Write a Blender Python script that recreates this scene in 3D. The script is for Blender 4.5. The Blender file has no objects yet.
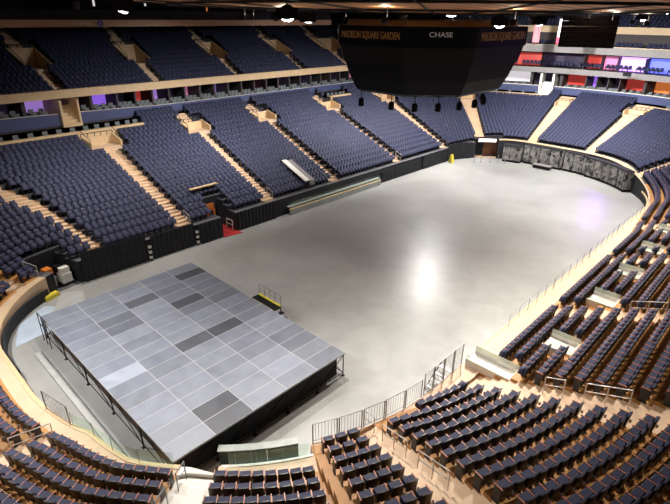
import bpy, math, random
import numpy as np
random.seed(7)
C = bpy.context.scene.collection
PI = math.pi
# ------------------------------------------------------------------ materials
def mat(name, col, rough=.6, metal=0, noise=0, nscale=3, bump=0, emit=None, estr=0, spec=None, rvar=0):
    m = bpy.data.materials.new(name); m.use_nodes = True
    nt = m.node_tree; b = nt.nodes['Principled BSDF']
    c = (*col, 1)
    b.inputs['Base Color'].default_value = c
    b.inputs['Roughness'].default_value = rough
    b.inputs['Metallic'].default_value = metal
    if spec is not None: b.inputs['Specular IOR Level'].default_value = spec
    if emit:
        b.inputs['Emission Color'].default_value = (*emit, 1); b.inputs['Emission Strength'].default_value = estr
    if noise or bump or rvar:
        tc = nt.nodes.new('ShaderNodeTexCoord'); n = nt.nodes.new('ShaderNodeTexNoise')
        n.inputs['Scale'].default_value = nscale; n.inputs['Detail'].default_value = 6
        nt.links.new(tc.outputs['Object'], n.inputs['Vector'])
        if noise:
            r = nt.nodes.new('ShaderNodeValToRGB')
            r.color_ramp.elements[0].position = .3; r.color_ramp.elements[1].position = .7
            r.color_ramp.elements[0].color = (*[x*(1-noise) for x in col], 1)
            r.color_ramp.elements[1].color = (*[min(1, x*(1+noise)) for x in col], 1)
            nt.links.new(n.outputs['Fac'], r.inputs['Fac']); nt.links.new(r.outputs['Color'], b.inputs['Base Color'])
        if rvar:
            mr = nt.nodes.new('ShaderNodeMapRange'); mr.inputs[1].default_value = .3; mr.inputs[2].default_value = .7
            mr.inputs[3].default_value = rough-rvar; mr.inputs[4].default_value = rough+rvar
            nt.links.new(n.outputs['Fac'], mr.inputs[0]); nt.links.new(mr.outputs[0], b.inputs['Roughness'])
        if bump:
            bp = nt.nodes.new('ShaderNodeBump'); bp.inputs['Strength'].default_value = bump
            nt.links.new(n.outputs['Fac'], bp.inputs['Height']); nt.links.new(bp.outputs['Normal'], b.inputs['Normal'])
    return m
M = {}
M['tan'] = mat('tan epoxy tread', (.64, .465, .315), .55, noise=.08, nscale=1.5)
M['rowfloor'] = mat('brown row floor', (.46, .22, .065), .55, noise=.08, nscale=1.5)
M['strip'] = mat('grey metal ledge', (.12, .12, .125), .5)
M['tread'] = mat('dark painted tread', (.045, .045, .06), .7)
M['tanwall'] = mat('tan painted wall', (.64, .47, .28), .5, noise=.06, nscale=2)
M['white'] = mat('off white paint', (.75, .73, .68), .5, noise=.05)
M['shell'] = mat('black seat shell', (.010, .010, .016), .38)
M['navy'] = mat('navy seat fabric', (.024, .029, .075), .7, noise=.15, nscale=20)
M['arm'] = mat('reddish wooden armrest', (.46, .17, .10), .4)
M['metal'] = mat('galvanised metal', (.30, .30, .31), .45, .5)
M['steel'] = mat('pale painted steel', (.62, .58, .56), .35, .3)
M['dark'] = mat('black drape', (.012, .013, .018), .8, noise=.3, nscale=4)
M['black'] = mat('matt black', (.006, .006, .008), .5, spec=.2)
M['darknavy'] = mat('dark navy fascia', (.05, .065, .16), .55, noise=.05)
M['greyband'] = mat('grey balcony fascia', (.23, .22, .22), .5, noise=.05)
M['undershade'] = mat('shaded brown stage underside', (.05, .025, .012), .7, noise=.4, nscale=3)
M['outer'] = mat('dark hall wall', (.012, .011, .012), .9)
M['suite'] = mat('suite interior', (.06, .05, .055), .8)
M['red'] = mat('red carpet', (.42, .02, .02), .9, noise=.15, nscale=8)
M['yellow'] = mat('yellow paint', (.75, .62, .06), .5)
M['wood'] = mat('brown wooden wall', (.22, .08, .035), .5, noise=.2, nscale=2)
M['lens'] = mat('lit lamp lens', (1, 1, 1), .3, emit=(1, .95, .87), estr=3)
M['text_gold'] = mat('gold lettering', (.42, .24, .09), .4, .2, emit=(.8, .45, .15), estr=.015)
M['text_white'] = mat('pale lettering', (.8, .8, .8), .5, emit=(.8, .85, .9), estr=.05)
M['logoblue'] = mat('blue logo', (.02, .06, .4), .5)
M['chair'] = mat('grey suite chair', (.13, .15, .16), .6)
M['bluefloor'] = mat('pale blue floor sheet', (.46, .55, .66), .45, noise=.08, nscale=1.2)
M['greysheet'] = mat('grey floor sheet', (.42, .43, .42), .45, noise=.08, nscale=1.2)
M['orange'] = mat('orange plastic', (.7, .2, .03), .5)
M['pink'] = mat('pink banner cloth', (.36, .11, .13), .8)
M['crimson'] = mat('crimson banner cloth', (.7, .05, .12), .8)
M['cream'] = mat('white banner cloth', (.55, .52, .50), .8)
M['scoreboard'] = mat('scoreboard casing', (.005, .006, .010), .5, spec=.12)
M['teal'] = mat('teal grey bench cover', (.035, .06, .065), .35, noise=.2, nscale=3)
M['dasher'] = mat('grey green dasher', (.30, .34, .32), .35, noise=.15, nscale=2)

def glass():
    m = bpy.data.materials.new('clear safety glass'); m.use_nodes = True
    nt = m.node_tree; nt.nodes.clear()
    o = nt.nodes.new('ShaderNodeOutputMaterial'); mx = nt.nodes.new('ShaderNodeMixShader')
    t = nt.nodes.new('ShaderNodeBsdfTransparent'); t.inputs[0].default_value = (.86, .93, .90, 1)
    g = nt.nodes.new('ShaderNodeBsdfGlossy'); g.inputs['Roughness'].default_value = .08; g.inputs[0].default_value = (.8, .9, .86, 1)
    mx.inputs[0].default_value = .07
    nt.links.new(t.outputs[0], mx.inputs[1]); nt.links.new(g.outputs[0], mx.inputs[2]); nt.links.new(mx.outputs[0], o.inputs[0])
    return m
M['seam'] = mat('aluminium deck edge', (.42, .43, .46), .5)
M['glass'] = glass()
def milky():
    m = bpy.data.materials.new('milky green glass'); m.use_nodes = True
    nt = m.node_tree; nt.nodes.clear()
    o = nt.nodes.new('ShaderNodeOutputMaterial'); mx = nt.nodes.new('ShaderNodeMixShader')
    t = nt.nodes.new('ShaderNodeBsdfTransparent'); t.inputs[0].default_value = (.9, .95, .9, 1)
    g = nt.nodes.new('ShaderNodeBsdfDiffuse'); g.inputs[0].default_value = (.72, .76, .68, 1)
    mx.inputs[0].default_value = .55
    nt.links.new(t.outputs[0], mx.inputs[1]); nt.links.new(g.outputs[0], mx.inputs[2]); nt.links.new(mx.outputs[0], o.inputs[0])
    return m
M['milky'] = milky()

def concrete():
    m = bpy.data.materials.new('polished concrete'); m.use_nodes = True
    nt = m.node_tree; b = nt.nodes['Principled BSDF']; L = nt.links
    tc = nt.nodes.new('ShaderNodeTexCoord')
    def noise(sc, det, dist=0):
        n = nt.nodes.new('ShaderNodeTexNoise'); n.inputs['Scale'].default_value = sc; n.inputs['Detail'].default_value = det
        n.inputs['Distortion'].default_value = dist; L.new(tc.outputs['Object'], n.inputs['Vector']); return n
    n1 = noise(.13, 5, .4); n2 = noise(.9, 8, .6)
    r1 = nt.nodes.new('ShaderNodeValToRGB'); r1.color_ramp.elements[0].position = .32; r1.color_ramp.elements[1].position = .7
    r1.color_ramp.elements[0].color = (.285, .288, .278, 1); r1.color_ramp.elements[1].color = (.39, .395, .388, 1)
    L.new(n1.outputs['Fac'], r1.inputs['Fac'])
    r2 = nt.nodes.new('ShaderNodeValToRGB'); r2.color_ramp.elements[0].position = .35; r2.color_ramp.elements[1].position = .68
    r2.color_ramp.elements[0].color = (.93, .93, .93, 1); r2.color_ramp.elements[1].color = (1.04, 1.04, 1.04, 1)
    L.new(n2.outputs['Fac'], r2.inputs['Fac'])
    mx = nt.nodes.new('ShaderNodeMix'); mx.data_type = 'RGBA'; mx.blend_type = 'MULTIPLY'; mx.inputs[0].default_value = 1
    L.new(r1.outputs['Color'], mx.inputs[6]); L.new(r2.outputs['Color'], mx.inputs[7]); L.new(mx.outputs[2], b.inputs['Base Color'])
    mr = nt.nodes.new('ShaderNodeMapRange'); mr.inputs[1].default_value = .35; mr.inputs[2].default_value = .65
    mr.inputs[3].default_value = .30; mr.inputs[4].default_value = .37
    L.new(n2.outputs['Fac'], mr.inputs[0]); L.new(mr.outputs[0], b.inputs['Roughness'])
    return m
M['concrete'] = concrete()

def ceilwood():
    m = bpy.data.materials.new('warm ceiling panels'); m.use_nodes = True
    nt = m.node_tree; b = nt.nodes['Principled BSDF']; L = nt.links
    tc = nt.nodes.new('ShaderNodeTexCoord'); w = nt.nodes.new('ShaderNodeTexWave')
    w.wave_type = 'BANDS'; w.bands_direction = 'Y'
    w.inputs['Scale'].default_value = .35; w.inputs['Distortion'].default_value = .6; w.inputs['Detail'].default_value = 2
    L.new(tc.outputs['Object'], w.inputs['Vector'])
    r = nt.nodes.new('ShaderNodeValToRGB')
    r.color_ramp.elements[0].color = (.28, .11, .04, 1); r.color_ramp.elements[1].color = (.62, .30, .11, 1)
    L.new(w.outputs['Color'], r.inputs['Fac']); L.new(r.outputs['Color'], b.inputs['Base Color'])
    b.inputs['Roughness'].default_value = .6
    return m
M['ceil'] = ceilwood()

def mottled():
    m = bpy.data.materials.new('folded seating face'); m.use_nodes = True
    nt = m.node_tree; b = nt.nodes['Principled BSDF']; L = nt.links
    tc = nt.nodes.new('ShaderNodeTexCoord'); v = nt.nodes.new('ShaderNodeTexVoronoi'); v.inputs['Scale'].default_value = 2.6
    L.new(tc.outputs['Object'], v.inputs['Vector'])
    r = nt.nodes.new('ShaderNodeValToRGB'); r.color_ramp.elements[0].position = .15; r.color_ramp.elements[1].position = .75
    r.color_ramp.elements[0].color = (.015, .015, .018, 1); r.color_ramp.elements[1].color = (.24, .23, .22, 1)
    L.new(v.outputs['Color'], r.inputs['Fac']); L.new(r.outputs['Color'], b.inputs['Base Color'])
    b.inputs['Roughness'].default_value = .6
    return m
M['mottled'] = mottled()
PANELC = {}
def deckmat(lum, tint=0):
    k = (round(lum, 3), tint)
    if k not in PANELC:
        PANELC[k] = mat('deck panel %d' % len(PANELC), (lum*.93, lum*1.03, lum*(1.26+tint)), .42, noise=.10, nscale=1.3, rvar=.08)
    return PANELC[k]
# ------------------------------------------------------------------ mesh builder
class MB:
    def __init__(s): s.v = []; s.f = []; s.m = []; s.mats = []
    def mi(s, m):
        if m not in s.mats: s.mats.append(m)
        return s.mats.index(m)
    def quad(s, a, b, c, d, m):
        i = len(s.v); s.v += [a, b, c, d]; s.f.append((i, i+1, i+2, i+3)); s.m.append(s.mi(m))
    def hexa(s, p, m):            # p: 4 bottom (ccw from above) + 4 top
        i = len(s.v); s.v += [tuple(x) for x in p]; k = s.mi(m)
        for f in ((3, 2, 1, 0), (4, 5, 6, 7), (0, 1, 5, 4), (1, 2, 6, 5), (2, 3, 7, 6), (3, 0, 4, 7)):
            s.f.append(tuple(i+j for j in f)); s.m.append(k)
    def box(s, x0, x1, y0, y1, z0, z1, m):
        s.hexa([(x0, y0, z0), (x1, y0, z0), (x1, y1, z0), (x0, y1, z0), (x0, y0, z1), (x1, y0, z1), (x1, y1, z1), (x0, y1, z1)], m)
    def tube(s, pts, r, m, n=6, closed=False):
        P_ = [np.array(p, float) for p in pts]; k = s.mi(m); rings = []
        for i, p in enumerate(P_):
            a = P_[i-1] if i > 0 else (P_[-1] if closed else p); b = P_[i+1] if i < len(P_)-1 else (P_[0] if closed else p)
            t = b-a; t /= (np.linalg.norm(t)+1e-9)
            u = np.cross(t, (0, 0, 1) if abs(t[2]) < .9 else (1, 0, 0)); u /= np.linalg.norm(u); w = np.cross(t, u)
            base = len(s.v)
            for j in range(n):
                q = p+r*(math.cos(2*PI*j/n)*u+math.sin(2*PI*j/n)*w); s.v.append(tuple(q))
            rings.append(base)
        for a, b in list(zip(rings, rings[1:]))+([(rings[-1], rings[0])] if closed else []):
            for j in range(n):
                s.f.append((a+j, a+(j+1) % n, b+(j+1) % n, b+j)); s.m.append(k)
        if not closed:
            s.f.append(tuple(rings[0]+j for j in range(n))[::-1]); s.m.append(k)
            s.f.append(tuple(rings[-1]+j for j in range(n))); s.m.append(k)
    def lathe(s, prof, m, n=24, c=(0, 0, 0)):
        k = s.mi(m); rings = []
        for r, z in prof:
            rings.append(len(s.v))
            for j in range(n): s.v.append((c[0]+r*math.cos(2*PI*j/n), c[1]+r*math.sin(2*PI*j/n), c[2]+z))
        for a, b in zip(rings, rings[1:]):
            for j in range(n): s.f.append((a+j, a+(j+1) % n, b+(j+1) % n, b+j)); s.m.append(k)
        s.f.append(tuple(rings[0]+j for j in range(n))[::-1]); s.m.append(k)
        s.f.append(tuple(rings[-1]+j for j in range(n))); s.m.append(k)
    def mesh(s, name):
        me = bpy.data.meshes.new(name); me.from_pydata(s.v, [], s.f)
        for m in s.mats: me.materials.append(m)
        me.polygons.foreach_set('material_index', s.m); me.update(); return me
    def build(s, name, parent=None, loc=None, rotz=0):
        o = bpy.data.objects.new(name, s.mesh(name)); C.objects.link(o)
        if parent: o.parent = parent
        if loc: o.location = loc
        o.rotation_euler = (0, 0, rotz); return o
def tag(o, label, cat, group=None, kind=None):
    o['label'] = label; o['category'] = cat
    if group: o['group'] = group
    if kind: o['kind'] = kind
    return o
def thing(name, label, cat, loc=(0, 0, 0), rotz=0, group=None):
    o = bpy.data.objects.new(name, None); C.objects.link(o); o.location = loc; o.rotation_euler = (0, 0, rotz)
    o.empty_display_size = .2
    return tag(o, label, cat, group)
def struct(o): o['kind'] = 'structure'; return o
ORD = 'zeroth first second third fourth fifth sixth seventh eighth ninth tenth eleventh twelfth thirteenth fourteenth fifteenth sixteenth seventeenth eighteenth nineteenth twentieth'.split()
def od(n): return ORD[n] if n <= 20 else ('%dth' % n if n % 10 not in (1, 2, 3) else '%d%s' % (n, {1: 'st', 2: 'nd', 3: 'rd'}[n % 10]))
# ------------------------------------------------------------------ camera
cam_d = bpy.data.cameras.new('camera'); cam = bpy.data.objects.new('camera', cam_d); C.objects.link(cam)
bpy.context.scene.camera = cam
CP = np.array((-5.966, -14.444, 17.570)); YAW, PITCH, ROLL, FOC = .76259, .44323, .01103, 500.
fw = np.array([math.cos(PITCH)*math.cos(YAW), math.cos(PITCH)*math.sin(YAW), -math.sin(PITCH)])
r0 = np.cross(fw, [0, 0, 1]); r0 /= np.linalg.norm(r0); u0 = np.cross(r0, fw)
rt = math.cos(ROLL)*r0+math.sin(ROLL)*u0; up_ = -math.sin(ROLL)*r0+math.cos(ROLL)*u0
from mathutils import Matrix
cam.matrix_world = Matrix(((rt[0], up_[0], -fw[0], CP[0]), (rt[1], up_[1], -fw[1], CP[1]), (rt[2], up_[2], -fw[2], CP[2]), (0, 0, 0, 1)))
cam_d.sensor_width = 36; cam_d.lens = FOC*36/670; cam_d.clip_end = 400; cam_d.clip_start = .05
def proj(p):
    d = np.asarray(p)-CP; z = d@fw
    return 335+FOC*(d@rt)/z, 252-FOC*(d@up_)/z, z
# ------------------------------------------------------------------ the bowl's plan
X0, X1, Y0, Y1 = -2.45, 59.0, -4.6, 20.4
RNR, RFR, RFL, RNL = 14., 12., 8., 7.
SEG = []
def _plan():
    s = 0
    for kind, a in (('l', ((X0+RNR, Y0), (0, -1), (1, 0), X1-X0-RNR-RFR)), ('a', ((X1-RFR, Y0+RFR), RFR, -PI/2)),
                    ('l', ((X1, Y0+RFR), (1, 0), (0, 1), Y1-Y0-RFR-RFL)), ('a', ((X1-RFL, Y1-RFL), RFL, 0)),
                    ('l', ((X1-RFL, Y1), (0, 1), (-1, 0), X1-X0-RFL-RNL)), ('a', ((X0+RNL, Y1-RNL), RNL, PI/2)),
                    ('l', ((X0, Y1-RNL), (-1, 0), (0, -1), Y1-Y0-RNL-RNR)), ('a', ((X0+RNR, Y0+RNR), RNR, PI))):
        L = a[3] if kind == 'l' else a[1]*PI/2
        SEG.append((kind, s, s+L, a)); s += L
    return s
PER = _plan()
def RP(s, d):
    """point at offset d outside the arena floor's edge, at distance s along it, and the outward direction's angle"""
    s %= PER
    if d > 0 and 107 < s < 131: s += d*float(np.interp(s, (107, 110, 116.5, 121, 131), (0, .07, .33, .28, 0)))
    for kind, s0, s1, a in SEG:
        if s <= s1+1e-9:
            if kind == 'l':
                return a[0][0]+a[2][0]*(s-s0)+a[1][0]*d, a[0][1]+a[2][1]*(s-s0)+a[1][1]*d, math.atan2(a[1][1], a[1][0])
            t = a[2]+(s-s0)/a[1]; return a[0][0]+(a[1]+d)*math.cos(t), a[0][1]+(a[1]+d)*math.sin(t), t
def stretch(s, d):
    a, b = RP(s-.1, d), RP(s+.1, d); return math.hypot(b[0]-a[0], b[1]-a[1])/.2
def blend(s, right, far, left, near):
    s %= PER
    for lo, hi, a, b in ((36, 50, right, far), (61, 72, far, left), (117, 128, left, near), (148, 155.3, near, right)):
        if s < lo: return a
        if s < hi:
            t = (s-lo)/(hi-lo); t = t*t*(3-2*t); return a+(b-a)*t
    return right
def F(s):            # front of first row
    s %= PER
    if 138.5 < s <= 143.2: return float(np.interp(s, (138.5, 141.3), (.72, 1.4)))
    if 143.2 < s < 148.22: return 1.05+.42*(s-144.2)/4 if s > 144.2 else 1.4-.35*(s-143.2)
    if 148.22 <= s < 150.7: return .15
    if 150.7 <= s: return -.37+1.37*(s-150.7)/(PER+1.3-150.7)
    if s < 1.3: return -.37+1.37*(s+PER-150.7)/(PER+1.3-150.7)
    return blend(s, 1.0, .9, .35, .72)-float(np.interp(s, (27, 35, 43, 47), (0, .8, .8, 0)))
def G(s):
    s %= PER
    return .62 if 144.5 < s < 148.22 else float(np.interp(s, (138.5, 141.3), (0, 1.0))) if 138.5 < s <= 144.5 else 0.   # recess of the rim
PT = lambda s: blend(s, .82, .672, .805, .82)        # row depth
Z0 = lambda s: blend(s, 1.0, 2.6, 1.7, 1.0)+float(np.interp(s % PER, (138, 141.3, 143.6, 144.6), (0, .4, .4, 0)))
RI = lambda s: blend(s, .308, .246, .337, .308)
N = 19
def DT(s): return F(s)+N*PT(s)
def ZT(s): return Z0(s)+N*RI(s)
ZU = lambda s: blend(s, 10.2, 10.15, 10.4, 10.2)   # underside of upper level's front edge
def srange(s0, s1, step=1.0):
    n = max(1, int(math.ceil((s1-s0)/step))); return [s0+(s1-s0)*i/n for i in range(n+1)]
def val(f, s): return f(s) if callable(f) else f
def rbox(mb, s0, s1, d0, d1, z0, z1, m, step=1.0, origin=None):
    """a closed bar that follows the bowl's plan"""
    ss = srange(s0, s1, step); k = mb.mi(m); base = len(mb.v); ox, oy, oz = origin or (0, 0, 0)
    for s in ss:
        for d, z in ((d0, z0), (d1, z0), (d1, z1), (d0, z1)):
            x, y, _ = RP(s, val(d, s)); mb.v.append((x-ox, y-oy, val(z, s)-oz))
    n = len(ss)
    for i in range(n-1):
        for j in range(4):
            a = base+4*i+j; b = base+4*i+(j+1) % 4
            mb.f.append((a, b, b+4, a+4)); mb.m.append(k)
    mb.f.append((base+3, base+2, base+1, base)); mb.m.append(k)
    e = base+4*(n-1); mb.f.append((e, e+1, e+2, e+3)); mb.m.append(k)
def rpt(s, d, z): x, y, a = RP(s, d); return (x, y, z)
# ------------------------------------------------------------------ lower bowl layout
AISLES = [(1.6, 1.9), (11.3, 1.1), (21.4, 1.2), (30.6, 1.2), (44.6, 1.2), (52.3, 1.2), (59.5, 1.2), (65.5, 1.0), (71.0, 1.0), (80.9, 1.15), (91.8, 1.2), (100.8, 1.2),
          (109.7, 1.2), (116.6, .9), (122.2, .8), (128.2, 1.0), (137.2, .85), (143.85, 1.3), (150.75, 1.05)]     # (s at floor's edge, width along the edge)
VOM = [s for s, w in AISLES if 50 < s < 116]          # aisle heads with a walled landing
VK = (14, 16)
# tan-ledged platforms for wheelchairs at the top: (s0, s1)
LEDGES = [(105.9, 114.9), (75.6, 79.6), (61.0, 64.2), (48.2, 51.6)]
LK = (16, 19)
# landings between the premium rows on the near side: (s0, s1, k0, k1)
LAND = [(2.6, 3.7, 0, 2), (5.8, 7.2, 2, 4), (12.3, 13.7, 2, 4), (17.3, 18.6, 2, 4), (22.6, 23.9, 2, 4), (27.6, 28.8, 2, 4)]
# openings cut through the front of the stands: (s0, s1, k1)
CUT = [(105.1, 106.6, 3), (118.6, 120.4, 2), (63.4, 66.4, 1)]
def vomw(s): return 1.35/stretch(s, 11)
def zrow(s, k): return Z0(s)+k*RI(s)
def cell(s, k, h):
    """height of row k (half h) at s; k = -1 is the strip in front of the first row"""
    for a, b, k1 in CUT:
        if a < s < b and k < k1: return 0.03
    for v in VOM:
        if abs(s-v) < vomw(v) and VK[0] <= k < VK[1]: return zrow(v, VK[0])
    for a, b in LEDGES:
        if a < s < b and LK[0] <= k < LK[1]: return zrow((a+b)/2, LK[0])
    for a, w in AISLES:
        if abs((s-a+PER/2) % PER-PER/2) < w/2 and k >= 0: return zrow(s, k)+(h-1)*RI(s)/2
    for a, b, k0, k1 in LAND:
        if a < s < b and k0 <= k < k1: return zrow(s, k0)
    return zrow(s, max(k, 0))
def isaisle(s): return any(abs((s-a+PER/2) % PER-PER/2) < w/2 for a, w in AISLES)
def terrace(name, s0, s1, front, seatm):
    edges = set(round(x, 3) for x in srange(s0, s1, 1.0))
    feats = []
    for a, w in AISLES: feats += [a-w/2, a+w/2]
    for v in VOM: feats += [v-vomw(v), v+vomw(v)]
    for a, b in LEDGES: feats += [a, b]
    for a, b, *_ in LAND: feats += [a, b]
    for a, b, _ in CUT: feats += [a, b]
    for f in feats:
        for q in (f, f+PER, f-PER):
            if s0 < q < s1:
                edges = {e for e in edges if abs(e-q) > .15 or e in (round(s0, 3), round(s1, 3)) or e in map(lambda t: round(t, 3), feats)} | {round(q, 3)}
    if s0 < 148.2 < s1: edges = {e for e in edges if abs(e-148.22) > .2 and abs(e-144.5) > .1} | {148.21, 148.23, 144.49, 144.51}
    se = sorted(edges)
    bands = [(-1, 1)]+[(k, h) for k in range(N) for h in (0, 1)]
    def dedge(s, i):            # radial edges
        return G(s) if i == 0 else max(G(s), F(s)+(i-1)*PT(s)/2)
    mb = MB(); H = {}
    for i in range(len(se)-1):
        sm = (se[i]+se[i+1])/2
        for j, (k, h) in enumerate(bands): H[i, j] = (cell(sm, k, h), sm)
    def hz(i, j, s):            # follow the plan's slow change of height, keep flat spots flat
        z, sm = H[i, j]
        return z+(zrow(s, max(bands[j][0], 0))-zrow(sm, max(bands[j][0], 0)) if z > .1 else 0)
    nb = len(bands)
    for i in range(len(se)-1):
        a, b = se[i], se[i+1]
        for j in range(nb):
            d0a, d1a, d0b, d1b = dedge(a, j), dedge(a, j+1), dedge(b, j), dedge(b, j+1)
            za, zb = hz(i, j, a), hz(i, j, b)
            sm = (a+b)/2; k_, h_ = bands[j]
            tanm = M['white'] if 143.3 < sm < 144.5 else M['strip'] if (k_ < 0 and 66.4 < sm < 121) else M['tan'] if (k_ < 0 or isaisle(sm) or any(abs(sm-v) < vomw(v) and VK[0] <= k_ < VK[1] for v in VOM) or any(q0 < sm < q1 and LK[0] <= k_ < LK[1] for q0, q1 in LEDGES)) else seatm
            mb.quad(rpt(a, d0a, za), rpt(a, d1a, za), rpt(b, d1b, zb), rpt(b, d0b, zb), tanm)
            pa, pb = (hz(i, j-1, a), hz(i, j-1, b)) if j > 0 else (0, 0)
            if abs(pa-za) > .004:
                mb.quad(rpt(a, d0a, pa), rpt(a, d0a, za), rpt(b, d0b, zb), rpt(b, d0b, pb), front if (j == 0 or pa < .1) else tanm)
            if i > 0:
                pz = hz(i-1, j, a)
                if abs(pz-za) > .004:
                    mb.quad(rpt(a, d0a, min(pz, za)), rpt(a, d1a, min(pz, za)), rpt(a, d1a, max(pz, za)), rpt(a, d0a, max(pz, za)), front if min(pz, za) < .1 else tanm)
    return struct(mb.build(name))
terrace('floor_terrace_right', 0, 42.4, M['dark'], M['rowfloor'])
terrace('floor_terrace_far', 42.4, 66.4, M['dark'], M['tread'])
terrace('floor_terrace_left', 66.4, 121.0, M['dark'], M['tread'])
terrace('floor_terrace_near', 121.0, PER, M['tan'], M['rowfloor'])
# arena floor
mb = MB(); pts = [rpt(s, 1.1, 0) for s in srange(0, PER, .8)[:-1]]
mb.v += pts; mb.f.append(tuple(range(len(pts)))); mb.m.append(mb.mi(M['concrete']))
struct(mb.build('floor'))
# hall shell
mb = MB(); rbox(mb, 0, PER, 31, 31.3, 0, 24, M['outer'], 3); struct(mb.build('wall_hall'))
mb = MB(); mb.box(-50, 110, -50, 70, -.6, -.4, M['outer']); struct(mb.build('floor_slab'))
mb = MB(); mb.box(-50, 110, -50, 70, 24, 24.3, M['outer']); struct(mb.build('ceiling_slab'))
# the dished ceiling
CX, CY = 28.3, 7.9
def cz(r): return 17.66+1.3*(r/32.)**2
mb = MB(); prof = [(r, cz(r)) for r in np.linspace(1.0, 33, 17)]+[(33, cz(33)+.4), (1.0, cz(1)+1.0)]
mb.lathe(prof, M['ceil'], 64); o = struct(mb.build('ceiling', loc=(CX, CY, 0)))
for q, r in enumerate((6.5, 12.5, 19, 26)):
    mb = MB(); mb.tube([(CX+r*math.cos(t), CY+r*math.sin(t), cz(r)-.04) for t in np.linspace(0, 2*PI, 65)[:-1]], .08, M['black'], 6, True)
    struct(mb.build('trim_%d' % (q+1)))
for q in range(24):
    t = 2*PI*q/24; mb = MB(); mb.tube([(CX+r*math.cos(t), CY+r*math.sin(t), cz(r)-.02) for r in (6.5, 14, 20, 26, 32)], .06, M['black'], 4)
    struct(mb.build('trim_%d' % (q+5)))
# ------------------------------------------------------------------ seats: where they stand
PITCH_S = .462
SEATS = []      # (x, y, z, facing angle, meta)
def occupied(s, k):
    if (94.9 < s < 96.45 and k < 5) or (106.5 < s < 107.35 and k < 2): return True
    for a, b, k1 in CUT:
        if a-.27 < s < b+.27 and k < k1: return True
    for v in VOM:
        if abs(s-v) < vomw(v)+.25/stretch(v, 12) and VK[0]-1 <= k < VK[1]+1: return True
    for a, b in LEDGES:
        if a-.27 < s < b+.27 and LK[0] <= k < LK[1]+0: return True
    for a, b, k0, k1 in LAND:
        if a-.25 < s < b+.25 and k0 <= k < k1: return True
    return False
def pure_blocks():
    cuts = [(a-w/2-.03, a+w/2+.03) for a, w in AISLES]+[(147.95, 148.55)]
    cuts.sort(); out = []
    for (a, b), (c, d) in zip(cuts, cuts[1:]): out.append((b, c))
    out.append((cuts[-1][1], cuts[0][0]+PER)); return out
BLOCKS = pure_blocks()
for bi, (sa, sb) in enumerate(BLOCKS):
    for k in range(N):
        if k == N-1 and 40 < sa < 122: pass
        s = sa; run = []
        sm = (sa+sb)/2
        L = 0; ss = srange(sa, sb, .25); acc = [0]
        for u, v in zip(ss, ss[1:]):
            d = F(u)+(k+.5)*PT(u); acc.append(acc[-1]+(v-u)*stretch((u+v)/2, d))
        n = int(acc[-1]/PITCH_S)
        if n < 1: continue
        for i in range(n):
            t = (i+.5)*acc[-1]/n; sv = float(np.interp(t, acc, ss))
            if occupied(sv % PER, k): continue
            if k == 0 and 150.7 < sv % PER < 153.4: continue
            d = F(sv)+k*PT(sv)+.47*PT(sv)
            x, y, a = RP(sv, d); SEATS.append((x, y, zrow(sv % PER, k), a, ('low', bi, k, i, n)))
# upper level on the long far side
US0, US1 = 67.0, 121.0
UA = [110.3, 101.9, 91.6, 81.1, 72.3, 118.6]
UN = 15; UP = .82; UR = .405
UF = lambda s: DT(s)+.75
UZ = lambda s: ZU(s)+.15
UVK = (5, 9)
def uvw(s): return 1.3/stretch(s, 20)
def ucell(s, k, h):
    for v in UA:
        if abs(s-v) < uvw(v) and UVK[0] <= k < UVK[1]: return UZ(v)+UVK[0]*UR
        if abs(s-v) < .6/stretch(v, 20): return UZ(s)+k*UR+(h-1)*UR/2
    return UZ(s)+k*UR
def upper_terrace():
    edges = set(round(x, 3) for x in srange(US0, US1, 1.0)); feats = []
    for v in UA:
        for w in (uvw(v), .6/stretch(v, 20)): feats += [round(v-w, 3), round(v+w, 3)]
    for f in feats: edges = {e for e in edges if abs(e-f) > .12 or e in feats} | {f}
    se = sorted(edges); mb = MB(); t = M['tan']
    bands = [(k, h) for k in range(UN) for h in (0, 1)]
    de = lambda s, j: UF(s)+j*UP/2
    for i in range(len(se)-1):
        a, b = se[i], se[i+1]; sm = (a+b)/2; prev = None
        for j, (k, h) in enumerate(bands):
            z = ucell(sm, k, h); t = M['tan'] if any(abs(sm-v) < (.6/stretch(v, 20) if not UVK[0] <= k < UVK[1] else uvw(v)) for v in UA) else M['tread']
            mb.quad(rpt(a, de(a, j), z), rpt(a, de(a, j+1), z), rpt(b, de(b, j+1), z), rpt(b, de(b, j), z), t)
            if prev is not None and abs(prev-z) > .004: mb.quad(rpt(a, de(a, j), prev), rpt(a, de(a, j), z), rpt(b, de(b, j), z), rpt(b, de(b, j), prev), t)
            prev = z
            if i > 0:
                pz = ucell((se[i-1]+a)/2, k, h)
                if abs(pz-z) > .004: mb.quad(rpt(a, de(a, j), min(pz, z)), rpt(a, de(a, j+1), min(pz, z)), rpt(a, de(a, j+1), max(pz, z)), rpt(a, de(a, j), max(pz, z)), t)
    return struct(mb.build('floor_upper_terrace'))
upper_terrace()
ucuts = sorted([(v-.65/stretch(v, 20), v+.65/stretch(v, 20)) for v in UA])
ub = [(US0, ucuts[0][0])]+[(a[1], b[0]) for a, b in zip(ucuts, ucuts[1:])]+[(ucuts[-1][1], US1)]
for sa, sb in ub:
    for k in range(UN):
        ss = srange(sa, sb, .25); acc = [0]
        for u, v in zip(ss, ss[1:]): acc.append(acc[-1]+(v-u)*stretch((u+v)/2, UF(u)+k*UP))
        n = int(acc[-1]/PITCH_S)
        for i in range(n):
            sv = float(np.interp((i+.5)*acc[-1]/n, acc, ss))
            if any(abs(sv-v) < uvw(v)+.25/stretch(v, 20) and UVK[0] <= k < UVK[1]+1 for v in UA): continue
            x, y, a = RP(sv, UF(sv)+(k+.5)*UP); SEATS.append((x, y, UZ(sv)+k*UR, a, ('up',)))
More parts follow.
